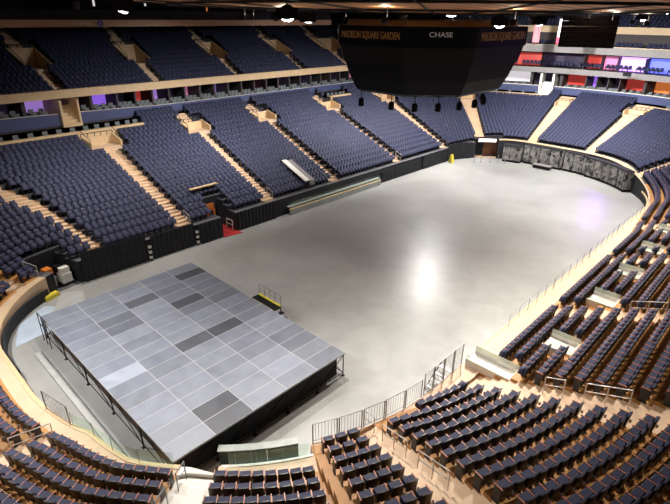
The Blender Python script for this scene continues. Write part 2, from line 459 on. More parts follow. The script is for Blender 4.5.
# ------------------------------------------------------------------ far end levels
FS0, FS1 = 38.0, 66.0
def far_rows(df, zf, n, pitch, rise, gap=None):
    for k in range(n):
        ss = srange(FS0, FS1, .25); acc = [0]
        for u, v in zip(ss, ss[1:]): acc.append(acc[-1]+(v-u)*stretch((u+v)/2, DT(u)+df))
        m = int(acc[-1]/.55)
        for i in range(m):
            if gap and (i % gap) == 0: continue
            sv = float(np.interp((i+.5)*acc[-1]/m, acc, ss))
            x, y, a = RP(sv, DT(sv)+df+k*pitch); SEATS.append((x, y, zf+k*rise, a, ('up',)))
far_rows(.65, 10.85, 1, .8, .3, 7)
far_rows(.75, 13.25, 2, .85, .42, 7)
far_rows(5.0, 15.75, 4, .85, .45, 13)
def slab(name, s0, s1, d0, d1, z0, z1, m, st=1.5):
    mb = MB(); rbox(mb, s0, s1, d0, d1, z0, z1, m, st); return struct(mb.build(name))
D_ = lambda o: (lambda s: DT(s)+o)
for nm_, a_, b_ in (('', FS0, 60.58), ('_left', 61.42, FS1)): slab('wall_far_fascia'+nm_, a_, b_, D_(0), D_(.15), ZT, lambda s: 8.25, M['darknavy'])
for nm_, a_, b_ in (('', FS0, 60.58), ('_left', 61.42, FS1)): slab('trim_far_fascia'+nm_, a_, b_, D_(-.04), D_(.24), 8.25, 8.33, M['white'])
slab('floor_far_suites', FS0, FS1, D_(.15), D_(4.2), 7.3, 7.5, M['suite'])
slab('wall_far_band_lower', FS0, FS1, D_(.0), D_(.3), 10.12, 10.85, M['greyband'])
slab('floor_far_suites_upper', FS0, FS1, D_(.3), D_(4.2), 10.3, 10.8, M['suite'])
slab('wall_far_band_upper', FS0, FS1, D_(.0), D_(.3), 12.95, 13.9, M['greyband'])
slab('trim_far_band_upper', FS0, FS1, D_(-.03), D_(.34), 13.9, 13.98, M['tanwall'])
slab('floor_far_balcony', FS0, FS1, D_(.3), D_(5.5), 12.95, 13.25, M['suite'])
slab('floor_far_balcony_step', FS0, FS1, D_(1.2), D_(5.5), 13.25, 13.67, M['tan'])
slab('wall_far_gallery_fascia', FS0, FS1, D_(4.3), D_(4.6), 15.5, 16.4, M['tanwall'])
for k in range(4): slab('floor_far_gallery_%d' % (k+1), FS0, FS1, D_(4.6+.85*k), D_(4.6+.85*k+.85), 15.5+.45*k, 15.75+.45*k, M['suite'])
slab('wall_far_back', FS0, FS1, D_(4.2), D_(4.35), 7.3, 15.5, M['suite'])
slab('wall_far_gallery_back', FS0, FS1, D_(8.2), D_(8.4), 15.5, 20, M['outer'])
# suites of the long far side
LS0, LS1 = 66.0, 122.0
FH = lambda s: float(np.interp(s, (103, 114), (.72, 1.1)))
for nm_, a_, b_ in (('', LS0, 109.82), ('_near', 110.98, LS1)): slab('wall_left_fascia'+nm_, a_, b_, D_(0), D_(.15), lambda s: ZT(s)-.02, lambda s: ZT(s)+FH(s), M['darknavy'])
for nm_, a_, b_ in (('', LS0, 109.82), ('_near', 110.98, LS1)): slab('trim_left_fascia'+nm_, a_, b_, D_(-.04), D_(.22), lambda s: ZT(s)+FH(s), lambda s: ZT(s)+FH(s)+.05, M['steel'])
slab('floor_left_suites', LS0, LS1, D_(.15), D_(4), lambda s: ZT(s)-.2, lambda s: ZT(s)+FH(s)-.67, M['suite'])
slab('wall_left_suites', LS0, LS1, D_(3.4), D_(3.6), ZT, ZU, M['suite'])
slab('wall_left_upper_edge', LS0, LS1, D_(.3), D_(.75), ZU, lambda s: ZU(s)+.72, M['tanwall'])
slab('ceiling_left_suites', LS0, LS1, D_(.75), D_(5), lambda s: ZU(s)-.05, lambda s: ZU(s)+.1, M['suite'])
# ------------------------------------------------------------------ lit suite windows
def emitmat(c, e):
    return mat('lit suite glass', c, .3, emit=c, estr=e, noise=0)
PAL = dict(purple=emitmat((.28, .12, .75), .9), violet=emitmat((.50, .26, .95), 2.6), pink=emitmat((.75, .22, .45), .45), blue=emitmat((.10, .12, .75), 2.0), haze=emitmat((.36, .2, .62), .7),
           red=emitmat((.5, .05, .04), .5), orange=emitmat((.75, .2, .05), .6), white=emitmat((.85, .8, .85), .75), dark=emitmat((.03, .02, .05), .2), sky=emitmat((.12, .3, .85), 1.4))
wn = 0
def windows(s0, s1, w, d, z0, z1, seq):
    global wn
    n = int((s1-s0)/w)
    for i in range(n):
        a = s0+i*w; b = a+w*(.86 if d > 3 else .96); wn += 1
        mb = MB(); rbox(mb, a, b, D_(d), D_(d+.06), z0, z1, PAL[seq[i % len(seq)]], 1.2); o = struct(mb.build('window_%d' % wn))
        if abs(b-110.4) < 1.0 or abs(b-61.0) < .7: continue
        mb = MB(); rbox(mb, b+.01, b+w*(.10 if d > 3 else .03), D_(.9), D_(d+.06), lambda s: val(z0, s)-.55, z1, M['suite'], 1); struct(mb.build('wall_suite_divider_%d' % wn))
windows(67, 121, 1.9, 3.3, lambda s: ZT(s)+.9, lambda s: ZU(s)-.08, 'haze dark pink dark haze red dark purple dark haze dark pink dark dark'.split())
windows(41, 65, 1.5, 4.0, 8.3, 9.95, 'dark purple red dark white orange dark orange red dark'.split())
windows(38.5, 65.5, 2.1, 2.3, 10.9, 12.7, 'violet blue violet sky violet violet blue violet pink red dark red dark red'.split())
# ------------------------------------------------------------------ suite chairs
def chair_mesh():
    mb = MB(); m = M['chair']
    mb.box(-.22, .22, -.24, -.16, .42, .92, m); mb.box(-.22, .22, -.16, .22, .40, .50, m)
    mb.box(-.25, -.21, -.2, .2, .55, .62, m); mb.box(.21, .25, -.2, .2, .55, .62, m); mb.box(-.04, .04, -.04, .04, 0, .40, m); mb.box(-.18, .18, -.18, .18, 0, .03, m)
    return mb.mesh('suite_chair')
CM = chair_mesh()
def suite_chairs(s0, s1, w, where, zf, grp):
    n = int((s1-s0)/w)
    for i in range(n):
        for r in range(2):
            for c in range(3):
                sv = s0+i*w+w*(.16+.27*c); d = DT(sv)+.55+.62*r
                if abs(sv-110.4) < .8 or abs(sv-61.0) < .6: continue
                x, y, a = RP(sv, d)
                o = bpy.data.objects.new('suite_chair', CM); C.objects.link(o); o.location = (x, y, zf(sv)); o.rotation_euler = (0, 0, a+PI/2)
                if r: o.location.z += .18
                tag(o, 'grey suite chair, %s row, %s in the %s box from the right, %s' % ('front' if r == 0 else 'rear', od(c+1), od(i+1), where), 'chair', grp)
suite_chairs(67, 121, 1.9, 'the left side', lambda s: ZT(s)+FH(s)-.669, 'suite chairs above the left stand')
suite_chairs(41, 65, 1.5, 'the far end', lambda s: 7.501, 'suite chairs above the far stand')
for s0_, s1_, w_, zf_ in ((67, 121, 1.9, lambda s: ZT(s)+FH(s)-.72), (41, 65, 1.5, lambda s: 7.45)):
    mb = MB()
    for i in range(int((s1_-s0_)/w_)):
        rbox(mb, s0_+i*w_+.05, s0_+i*w_+w_*.84, D_(.9), D_(1.55), lambda s: zf_(s)+.0, lambda s: zf_(s)+.22, M['suite'], 1.)
    struct(mb.build('floor_suite_steps'))
# ------------------------------------------------------------------ seat meshes
def curved_back(mb, y0, z0, z1, w, t, m, lean=.06, bow=.035, top_m=None):
    n = 6; k = mb.mi(m); base = len(mb.v)
    for i in range(n+1):
        x = -w/2+w*i/n; b = bow*(1-(2*i/n-1)**2)
        drop = .035*(abs(2*i/n-1)**4)
        for (yy, zz) in ((y0-b, z0), (y0-b+t, z0), (y0-b+t-lean, z1-drop), (y0-b-lean, z1-drop)): mb.v.append((x, yy, zz))
    for i in range(n):
        for j in range(4):
            a = base+4*i+j; b = base+4*i+(j+1) % 4
            mb.f.append((a, a+4, b+4, b)); mb.m.append(mb.mi(top_m) if (top_m and j == 2) else k)
    mb.f.append((base, base+1, base+2, base+3)); mb.m.append(k); e = base+4*n; mb.f.append((e+3, e+2, e+1, e)); mb.m.append(k)
# local frame: +y faces the arena floor, x runs along the row, z = 0 on the tread
b1 = MB(); curved_back(b1, -.22, .36, .88, .43, .035, M['shell']); ME_SHELL = b1.mesh('backrest')
b2 = MB(); curved_back(b2, -.182, .44, .845, .40, .05, M['navy'], bow=.03); ME_CUSH = b2.mesh('back_cushion')
b3 = MB()
b3.hexa([(-.20, -.10, .40), (.20, -.10, .40), (.20, .14, .42), (-.20, .14, .42), (-.20, -.14, .68), (.20, -.14, .68), (.20, .08, .70), (-.20, .08, .70)], M['navy'])
b3.hexa([(-.185, .14, .43), (.185, .14, .43), (.185, .175, .46), (-.185, .175, .46), (-.185, .08, .69), (.185, .08, .69), (.185, .11, .66), (-.185, .11, .66)], M['shell'])
ME_PAN = b3.mesh('seat')
b4 = MB(); b4.box(-.018, .018, -.22, .13, .66, .70, M['arm']); b4.box(-.016, .016, .13, .15, .64, .69, M['arm']); ME_ARM = b4.mesh('armrest')
b5 = MB(); b5.box(-.016, .016, -.18, .10, .02, .64, M['shell']); b5.box(-.035, .035, -.22, .14, 0, .02, M['shell']); ME_LEG = b5.mesh('standard')
b6 = MB(); b6.lathe([(.045, .30), (.055, .41), (.047, .41), (.04, .32)], M['steel'], 8, (0, -.30, 0)); b6.box(-.01, .01, -.26, -.2, .34, .37, M['steel']); ME_CUP = b6.mesh('cup_holder')
cnt = []
for i, (x, y, z, a, meta) in enumerate(SEATS):
    if meta[0] != 'low': continue
    px, py, dz = proj((x, y, z+.6))
    if dz > 1 and -6 < px < 676 and -6 < py < 512: cnt.append((dz, i))
cnt.sort(); NEAR = [i for _, i in cnt[:300]]; nearset = set(NEAR)
print('seats', len(SEATS), 'in view low', len(cnt), 'nearest', cnt[0][0], 'cut at', cnt[299][0])
# names of blocks
BNAME = {}
def block_words(bi):
    sa, sb = BLOCKS[bi]
    m = ((sa+sb)/2) % PER
    if 137 < m < 143.5: return 'curved block under the stage', 'the left stairs'
    if 143.5 < m < 148.2: return 'block behind the covered bench', 'the white stairs'
    if 148.2 < m < 150.8: return 'narrow block beside the railed stairs', 'its left edge'
    if m > 150.8 or m < 1.7: return 'big block below the crossing aisle', 'the railed stairs'
    if 1.7 < m < 11: return 'block just beyond the crossing aisle', 'that aisle'
    if 11 < m < 21: return 'second block past the crossing aisle', 'its nearer aisle'
    return 'block at the curved near end', 'its far aisle'
for i in NEAR:
    x, y, z, a, (_, bi, k, q, n) = SEATS[i]
    bn, an = block_words(bi)
    t = thing('arena_seat', 'navy seat, row %d, %s from %s, %s' % (k+1, od(q+1), an, bn), 'seat', (x, y, z), a+PI/2, 'folding seats of the near stands')
    for nm, me, dx in (('backrest', ME_SHELL, 0), ('back_cushion', ME_CUSH, 0), ('seat', ME_PAN, 0), ('armrest', ME_ARM, PITCH_S/2), ('standard', ME_LEG, PITCH_S/2), ('cup_holder', ME_CUP, PITCH_S/2)):
        o = bpy.data.objects.new(nm, me); C.objects.link(o); o.location = (dx, 0, 0)
        o.parent = bk if nm == 'back_cushion' else t
        if nm == 'backrest': bk = o
    if q == 0:
        for nm, me in (('armrest', ME_ARM), ('standard', ME_LEG)):
            o = bpy.data.objects.new(nm, me); C.objects.link(o); o.parent = t; o.location = (-PITCH_S/2, 0, 0)
# all the other seats, as one object
def lod():
    mb = MB()
    def bx(x0, x1, y0, y1, z0, z1, m, lean=0, skip=()):
        i = len(mb.v); k = mb.mi(m)
        mb.v += [(x0, y0, z0), (x1, y0, z0), (x1, y1, z0), (x0, y1, z0), (x0, y0-lean, z1), (x1, y0-lean, z1), (x1, y1-lean, z1), (x0, y1-lean, z1)]
        for f in ((4, 5, 6, 7), (0, 1, 5, 4), (1, 2, 6, 5), (2, 3, 7, 6), (3, 0, 4, 7)): mb.f.append(tuple(i+j for j in f)); mb.m.append(k)
    bx(-.215, .215, -.245, -.21, .36, .87, M['shell'], .06)
    bx(-.20, .20, -.21, -.15, .45, .845, M['navy'], .06)
    bx(-.20, .20, -.10, .15, .40, .70, M['navy'], .06)
    bx(.213, .249, -.22, .14, .66, .70, M['arm'])
    bx(.216, .246, -.18, .10, 0, .64, M['shell'])
    return mb
LOD = lod(); rest = [SEATS[i] for i in range(len(SEATS)) if i not in nearset]
def vis(S):
    px, py, dz = proj((S[0], S[1], S[2]+.6)); return (dz > 1 and -400 < px < 1070 and -300 < py < 900)
rest = [S for S in rest if vis(S)]
V = np.array(LOD.v); n0 = len(V); R_ = np.array([(S[0], S[1], S[2], S[3]+PI/2) for S in rest])
cA, sA = np.cos(R_[:, 3])[:, None], np.sin(R_[:, 3])[:, None]
W = np.stack([V[None, :, 0]*cA-V[None, :, 1]*sA+R_[:, 0:1], V[None, :, 0]*sA+V[None, :, 1]*cA+R_[:, 1:2], V[None, :, 2]+R_[:, 2:3]], -1).reshape(-1, 3)
FA = np.array(LOD.f); FI = (FA[None]+(np.arange(len(rest))*n0)[:, None, None]).reshape(-1, 4)
me = bpy.data.meshes.new('arena_seating'); me.vertices.add(len(W)); me.vertices.foreach_set('co', W.ravel())
me.loops.add(FI.size); me.loops.foreach_set('vertex_index', FI.ravel().astype(np.int32))
me.polygons.add(len(FI)); me.polygons.foreach_set('loop_start', np.arange(0, FI.size, 4, dtype=np.int32)); me.polygons.foreach_set('loop_total', np.full(len(FI), 4, np.int32))
for m in LOD.mats: me.materials.append(m)
near_s = np.array([S[4][0] == 'low' and not (44 < (sum(BLOCKS[S[4][1]])/2) % PER < 121) for S in rest])
mi_near = np.array(LOD.m, np.int32); mi_far = mi_near.copy(); mi_far[mi_far == LOD.mi(M['arm'])] = LOD.mi(M['shell'])
me.polygons.foreach_set('material_index', np.where(near_s[:, None], mi_near[None], mi_far[None]).ravel().astype(np.int32)); me.update(); me.validate()
o = bpy.data.objects.new('arena_seating', me); C.objects.link(o)
tag(o, 'navy folding seats filling the stands beyond the nearest rows', 'seating', kind='stuff')
# ------------------------------------------------------------------ stage
SH = 1.5
st = thing('stage', 'large grey modular stage of rectangular deck panels on black legs', 'stage', (0, 0, 0))
DARK = {(4, 1): .07, (4, 2): .17, (3, 4): .08, (2, 2): .11, (2, 3): .24, (1, 3): .14, (1, 4): .15, (4, 5): .13, (4, 6): .19, (3, 8): .075, (2, 8): .10, (4, 8): .17, (4, 9): .21, (4, 12): .15, (4, 14): .16,
        (3, 11): .20, (2, 11): .21, (2, 12): .24, (1, 13): .075, (1, 14): .09, (0, 8): .37, (3, 14): .21, (3, 13): .27, (2, 13): .25, (3, 12): .24}
for i in range(5):
    for j in range(15):
        lum = DARK.get((i, j))
        if lum is None: lum = (.24 if i == 0 else .225 if i < 3 else .185)+random.uniform(-.03, .03)-(.02 if j < 4 else 0)
        x0, x1, y0, y1 = 2*i, 2*i+2, 14-j, 15-j
        mb = MB(); t = deckmat(lum, random.choice((0, .03, .06)))
        e = .018; mb.box(x0, x1, y0, y1, SH-.10, SH-.002, M['seam'])
        mb.box(x0+e, x1-e, y0+e, y1-e, SH-.01, SH, t)
        mb.build('deck_panel', st)
for i in range(6):
    for j in range(0, 16, 3):
        mb = MB(); x, y = min(max(2*i, .06), 9.94), min(max(j, .06), 14.94)
        mb.tube([(x, y, .02), (x, y, SH-.10)], .03, M['black'], 6); mb.box(x-.08, x+.08, y-.08, y+.08, 0, .02, M['black']); mb.build('leg', st)
for i in range(5):
    for (y, flip) in ((.06, 0), (14.94, 1)):
        mb = MB(); a, b = 2*i+.06, 2*i+1.94
        mb.tube([(a, y, .15), (b, y, SH-.16)], .022, M['black'], 5); mb.tube([(a, y, .2), (b, y, .2)], .022, M['black'], 5); mb.build('brace', st)
for j in range(0, 15, 3):
    for x in (.06, 9.94):
        mb = MB(); mb.tube([(x, j+.06, .15), (x, j+2.94, SH-.16)], .022, M['black'], 5); mb.tube([(x, j+.06, .2), (x, j+2.94, .2)], .022, M['black'], 5); mb.build('brace', st)
for i in range(1, 6):
    mb = MB(); mb.box(2*i-.5 if i < 5 else 9.0, 2*i-.46 if i < 5 else 9.04, .8, 14.2, .05, SH-.12, M['dark']); mb.build('masking_drape', st)
mb = MB(); mb.box(.32, .36, .3, 14.7, .05, SH-.12, M['undershade']); mb.build('masking_drape', st)  # dark brown sheet standing in for the shade under the stage
mb = MB(); mb.box(.4, 9.7, .30, .34, .05, SH-.12, M['dark']); mb.build('masking_drape', st)
# floor rail and cable ramp along the stage's near side
mb = MB(); mb.box(-1.05, -.80, 2.7, 13.6, .003, .10, M['greysheet']); tag(mb.build('cable_ramp'), 'long low grey kerb on the floor along the open edge of the stage', 'kerb')
mb = MB(); mb.box(-.70, -.64, 2.3, 13.6, .003, .16, M['metal']); tag(mb.build('floor_rail'), 'thin metal rail on the floor beside the long kerb', 'rail')
# stage stair with yellow nosing and rail
t = thing('stage_stair', 'small black stair unit with yellow edge and grey handrail against the stage back', 'stair', (10.05, 7.35, 0))
mb = MB(); mb.box(.02, .9, -1.1, 1.1, 1.12, 1.20, M['black']); mb.build('landing', t)
mb = MB(); mb.box(.02, .16, -1.1, 1.1, 1.20, 1.30, M['yellow']); mb.box(.80, .92, -1.1, 1.1, 1.20, 1.26, M['yellow']); mb.build('yellow_edge', t)
for k in range(4):
    mb = MB(); mb.box(.05, .9, -1.1-.28*(k+1), -1.1-.28*k, 1.12-.25*(k+1)-.04, 1.12-.25*(k+1), M['black']); mb.build('step', t)
for y in (-1.05, 1.05):
    mb = MB(); mb.tube([(.86, y, 0), (.86, y, 1.13)], .03, M['black'], 6); mb.tube([(.08, y, 0), (.08, y, 1.13)], .03, M['black'], 6); mb.build('leg', t)
mb = MB()
for y in np.linspace(-1.05, 1.05, 5): mb.tube([(.88, y, 1.22), (.88, y, 1.95)], .018, M['metal'], 5)
mb.tube([(.88, -1.1, 1.95), (.88, 1.1, 1.95)], .02, M['metal'], 5); mb.tube([(.88, -1.1, 1.6), (.88, 1.1, 1.6)], .015, M['metal'], 5); mb.build('handrail', t)
# small guard at the stage's left corner
t = thing('corner_guard', 'short black guard rail standing at the left corner of the stage', 'rail', (-.15, 14.2, 0))
for y in (-.6, 0, .6):
    mb = MB(); mb.tube([(0, y, 0), (0, y, 1.9)], .025, M['black'], 5); mb.build('post', t)
mb = MB(); mb.tube([(0, -.6, 1.9), (0, .6, 1.9)], .025, M['black'], 5); mb.tube([(0, -.6, 1.2), (0, .6, 1.2)], .02, M['black'], 5); mb.build('rail', t)
# floor coverings by the tunnel
def sheet(name, pts, m, z, label, cat):
    mb = MB(); n = len(pts); k = mb.mi(m)
    mb.v += [(x, y, .002) for x, y in pts]+[(x, y, z) for x, y in pts]
    mb.f.append(tuple(range(n, 2*n))); mb.m.append(k); mb.f.append(tuple(range(n))[::-1]); mb.m.append(k)
    for i in range(n): mb.f.append((i, (i+1) % n, n+(i+1) % n, n+i)); mb.m.append(k)
    return tag(mb.build(name), label, cat)
sheet('floor_sheet', [(-1.6, 15.2), (.4, 15.6), (2.2, 17.6), (1.2, 18.9), (-.7, 17.6)], M['bluefloor'], .012, 'pale blue protective sheet on the floor between the stage corner and the tunnel', 'floor sheet')
sheet('plywood_ramp', [(.3, 16.1), (2.9, 15.9), (3.8, 19.2), (2.6, 19.8)], M['greysheet'], .03, 'pale grey plywood ramp leading out of the dark corner tunnel', 'ramp')
# ------------------------------------------------------------------ things at the rim of the near side
def bar_panel(s0, s1, d, zb, h, label, bars=True, grp='steel guard rails along the near rim', name='guard_rail'):
    x0, y0, _ = RP(s0, d); x1, y1, _ = RP(s1, d); L = math.hypot(x1-x0, y1-y0)
    t = thing(name, label, 'guard rail', (x0, y0, zb), math.atan2(y1-y0, x1-x0), grp)
    for x in (.03, L-.03):
        mb = MB(); mb.tube([(x, 0, 0), (x, 0, h)], .028, M['metal'], 6); mb.build('post', t)
    for z in (h, .12):
        mb = MB(); mb.tube([(.03, 0, z), (L-.03, 0, z)], .022, M['metal'], 6); mb.build('rail', t)
    if bars:
        mb = MB(); n = int(L/.14)
        for i in range(1, n): mb.tube([(L*i/n, 0, .12), (L*i/n, 0, h)], .009, M['metal'], 4)
        mb.build('bars', t)
    return t
fs = [148.3, 149.5, 150.7, 151.9, 153.1, 154.3]
for i, (a, b) in enumerate(zip(fs, fs[1:])):
    bar_panel(a+.02, b-.02, -.02 if i < 5 else .1, 1.0, 1.05, 'grey barred guard rail on the near rim, %s panel from the covered bench' % od(i+1))
fs2 = [154.4, 155.2, 156.1, 157.0, 157.9]
for i, (a, b) in enumerate(zip(fs2, fs2[1:])):
    bar_panel(a+.02, b-.02, -.03, 1.0, 1.3, 'taller grey guard rail beside the steps, %s panel along' % od(i+1))
bar_panel(135.4, 137.3, .05, 1.0, 1.1, 'dark barred gate panel at the rim beside the left stairs', True, None)
# glass along the near rim
gs = [137.4, 138.8, 140.2, 141.6, 143.0]
for i, (a, b) in enumerate(zip(gs, gs[1:])):
    t = thing('glass_panel', 'clear glass rim panel below the stage corner, %s from the left stairs' % od(i+1), 'glass panel', rpt(a, G(a)+.04, Z0(a)), 0, 'glass panels along the near rim')
    o0 = rpt(a, G(a)+.04, Z0(a))
    mb = MB(); rbox(mb, a+.03, b-.03, lambda s: G(s)+.03, lambda s: G(s)+.05, Z0, lambda s: Z0(s)+.75, M['glass'], .5, o0); mb.build('pane', t)
    mb = MB(); p = np.array(rpt(a+.02, G(a)+.04, Z0(a)))-np.array(o0); mb.tube([p, p+(0, 0, .78)], .015, M['metal'], 5); mb.build('post', t)
gs = [144.9, 145.95, 147.0, 148.05]
for i, (a, b) in enumerate(zip(gs, gs[1:])):
    t = thing('glass_panel', 'tall clear glass panel in front of the covered bench, %s from the white stairs' % od(i+1), 'glass panel', rpt(a, -.04, .5), 0, 'glass panels along the near rim')
    o0 = rpt(a, -.04, .5)
    mb = MB(); rbox(mb, a+.02, b-.02, .50, .52, .1, 1.6, M['glass'], .6, o0); mb.build('pane', t)
    mb = MB(); p = np.array(rpt(a, .51, .1))-np.array(o0); mb.tube([p, p+(0, 0, 1.5)], .014, M['metal'], 5); mb.build('post', t)
# covered bench behind the glass
t = thing('covered_bench', 'long dark teal covered bench on the floor behind the glass panels', 'bench', rpt(146.5, -.7, 0))
o0 = rpt(146.5, -.7, 0)
for i in range(5):
    a = 144.35+.68*i; mb = MB(); rbox(mb, a, a+.66, -.45, -.15, .05, 1.0, M['teal'], .4, o0); mb.build('cover_section', t)
mb = MB(); rbox(mb, 144.3, 147.75, -.48, -.12, 1.0, 1.05, M['dasher'], .4, o0); mb.build('top', t)
# rim cap
mb = MB(); rbox(mb, 121.2, 143.2, lambda s: G(s)-.06, lambda s: G(s)+.14, lambda s: Z0(s)-.14, lambda s: Z0(s)+.03, M['tanwall'], .7); struct(mb.build('trim_rim_near'))
mb = MB(); rbox(mb, 144.6, 148.2, .56, .68, .9, 1.03, M['white'], .7); struct(mb.build('trim_rim_middle'))
mb = MB(); rbox(mb, 121.2, 131, -.22, -.10, .0, .75, M['dark'], .7); struct(mb.build('trim_rim_dark'))
mb = MB(); rbox(mb, 4.5, 42, -.10, .02, .86, 1.02, M['tanwall'], .7); struct(mb.build('trim_rim_right'))
# stair rails
def hoop(name, pts, label, grp=None, r=.024, mid=True, m='steel'):
    t = thing(name, label, 'handrail', pts[0], 0, grp); p0 = np.array(pts[0])
    for p in pts:
        mb = MB(); q = np.array(p)-p0; mb.tube([q, q+(0, 0, .9)], r, M[m], 6); mb.build('post', t)
    mb = MB(); mb.tube([np.array(p)-p0+(0, 0, .9) for p in pts], r, M[m], 6); mb.build('top_rail', t)
    if mid:
        mb = MB(); mb.tube([np.array(p)-p0+(0, 0, .48) for p in pts], r*.8, M[m], 6); mb.build('mid_rail', t)
    return t
def rowpt(s, k): return rpt(s, F(s)+k*PT(s)+.1, zrow(s % PER, k)-RI(s)/2)
hoop('handrail', [rowpt(150.9, 0), rowpt(150.9, 1)], 'short pale handrail at the foot of the wide stairs', 'stair handrails')
hoop('handrail', [rowpt(150.8, 2), rowpt(150.8, 3), rowpt(150.8, 4)], 'pale two-rail handrail midway up the wide stairs', 'stair handrails')
hoop('handrail', [rowpt(150.75, 5), rowpt(150.75, 6), rowpt(150.75, 7)], 'pale two-rail handrail highest on the wide stairs', 'stair handrails')
hoop('handrail', [rowpt(2.0, 4), rowpt(2.0, 5)], 'pale handrail on the crossing aisle nearer the white parapet', 'stair handrails')
hoop('handrail', [rowpt(2.0, 6), rowpt(2.0, 7), rowpt(2.0, 8)], 'pale handrail on the crossing aisle farther up from the parapet', 'stair handrails')
hoop('handrail', [rowpt(11.4, 5), rowpt(11.4, 6), rowpt(11.4, 7)], 'pale handrail in the second aisle beyond the crossing aisle', 'stair handrails')
hoop('handrail', [rowpt(143.5, 0), rowpt(143.5, 1)], 'grey handrail at the foot of the white stairs under the stage tip', 'stair handrails', m='metal')
hoop('handrail', [rowpt(143.45, 2), rowpt(143.45, 3)], 'thin grey handrail higher on the white stairs', 'stair handrails', m='metal')
hoop('handrail', [rowpt(137.2, 0), rowpt(137.2, 1), rowpt(137.2, 2)], 'pale handrail on the stairs at the curved near end', 'stair handrails')
for s, w in ((120.9, 'beside the dark corner tunnel'), (109.3, 'on the left stand nearest the tunnel'), (100.5, 'above the grey bay on the left stand'), (80.6, 'on the left stand beyond the grey bay')):
    hoop('handrail', [rowpt(s, 0), rowpt(s, 1)], 'white stair handrail at the stair foot '+w, 'stair handrails')
# steps from floor to the big block's front
t = thing('floor_steps', 'dark steel steps from the arena floor up to the near rim', 'steps', rpt(156.4, -.9, 0))
o0 = rpt(156.4, -.9, 0)
for k in range(4):
    mb = MB(); rbox(mb, 155.9+.35*k, 156.2+.35*k, -.85, -.1, .22*(k+1)-.04, .22*(k+1), M['metal'], .5, o0); mb.build('tread', t)
for d in (-.88, -.12):
    mb = MB(); a = np.array(rpt(155.8, d, 0))-o0; b = np.array(rpt(157.3, d, .95))-o0; mb.tube([a, b], .03, M['black'], 5); mb.build('stringer', t)
# white parapets and glass round the landings among the premium rows
def landing(i, s0, s1, k0, k1, label):
    d0, d1 = F(s0)+k0*PT(s0)+.05, F(s0)+k1*PT(s0)-.05; z = zrow(s0, k0)
    o0 = rpt(s0, d0, z); t = thing('landing_parapet', label, 'parapet', o0, 0, 'landing parapets among the front rows')
    if i == 0: d0 = .15
    mb = MB(); rbox(mb, s0, s0+.08, d0, d1, z, z+.42, M['white'], .5, o0); mb.build('side_wall', t)
    mb = MB(); rbox(mb, s1-.08, s1, d0, d1, z, z+.42, M['white'], .5, o0); mb.build('side_wall', t)
    mb = MB(); rbox(mb, s0+.08, s1-.08, d1-.08, d1, z, z+.42, M['white'], .5, o0); mb.build('back_wall', t)
    mb = MB(); rbox(mb, s0+.1, s1-.1, d0, d1-.1, z+.16, z+.20, M['white'], .5, o0); mb.build('counter', t)
    mb = MB(); rbox(mb, s1-.06, s1-.04, d0, d1, z+.42, z+.70, M['milky'], .5, o0); mb.build('glass_screen', t)
    mb = MB(); rbox(mb, s0+.03, s0+.05, d0, d1, z+.42, z+.68, M['glass'], .5, o0); mb.build('glass_screen', t)
for i, (a, b, k0, k1) in enumerate(LAND):
    landing(i, a, b, k0, k1, 'long white landing parapet at the rim where the crossing aisle begins' if i == 0 else 'white landing box with glass screens among the front rows, %s beyond the crossing aisle' % od(i))
# wire rail with posts along the right-hand strip
for i in range(5):
    a = 7.5+6.6*i; b = a+6.5; o0 = rpt(a, .12, 1.0)
    t = thing('rim_rail', 'thin posts and wire along the tan strip, %s length from the crossing aisle' % od(i+1), 'rail', o0, 0, 'wire rails along the right rim')
    for s in np.linspace(a+.05, b-.05, 6):
        mb = MB(); p = np.array(rpt(s, .12, 1.0))-o0; mb.tube([p, p+(0, 0, .85)], .012, M['metal'], 4); mb.build('post', t)
    mb = MB(); mb.tube([np.array(rpt(s, .12, 1.85))-o0 for s in np.linspace(a+.05, b-.05, 9)], .008, M['metal'], 4); mb.build('wire', t)
# ------------------------------------------------------------------ walled aisle heads
def vom(i, v, k0, k1, zf, df, w, ht, label, name='aisle_head_wall', step_back=.0):
    z = zf(v, k0); d0, d1 = df(v, k0), df(v, k1); zb = zf(v, k1)
    o0 = rpt(v, d0, z); t = thing(name, label, 'wall', o0, 0, 'tan walls at the aisle heads')
    th = .14/stretch(v, d0)
    for sg in (-1, 1):
        mb = MB(); a, b = sorted((v+sg*w, v+sg*(w-th)))
        ss = o0; p = []
        for zz in (0, 1):
            for (s_, d_) in ((a, d0-.1), (a, d1), (b, d1), (b, d0-.1)):
                top = (zf(v, k0)+.5 if d_ < d0 else zb+.22)
                q = rpt(s_, d_, top if zz else z); p.append((q[0]-o0[0], q[1]-o0[1], q[2]-o0[2]))
        mb.hexa(p, M['tanwall']); mb.build('side_wall', t)
    mb = MB(); rbox(mb, v-w, v+w, d1-.14, d1, z, zb+ht, M['tanwall'], .6, o0); mb.build('back_wall', t)
    mb = MB()
    mb.tube([np.array(rpt(v-w, d1, zb+ht+.35))-o0, np.array(rpt(v+w, d1, zb+ht+.35))-o0], .03, M['black'], 5)
    for s_ in np.linspace(v-w, v+w, 6): mb.tube([np.array(rpt(s_, d1, zb+ht))-o0, np.array(rpt(s_, d1, zb+ht+.35))-o0], .03, M['black'], 5)
    mb.build('back_rail', t)
    for sg in (-1, 1):
        mb = MB(); mb.tube([np.array(rpt(v+sg*w, d0, z+.85))-o0, np.array(rpt(v+sg*w, d1, zb+.8))-o0], .03, M['black'], 5)
        mb.tube([np.array(rpt(v+sg*w, d0, z+.5))-o0, np.array(rpt(v+sg*w, d0, z+.85))-o0], .03, M['black'], 5); mb.build('side_rail', t)
low_z = lambda s, k: zrow(s, k)
low_d = lambda s, k: F(s)+k*PT(s)
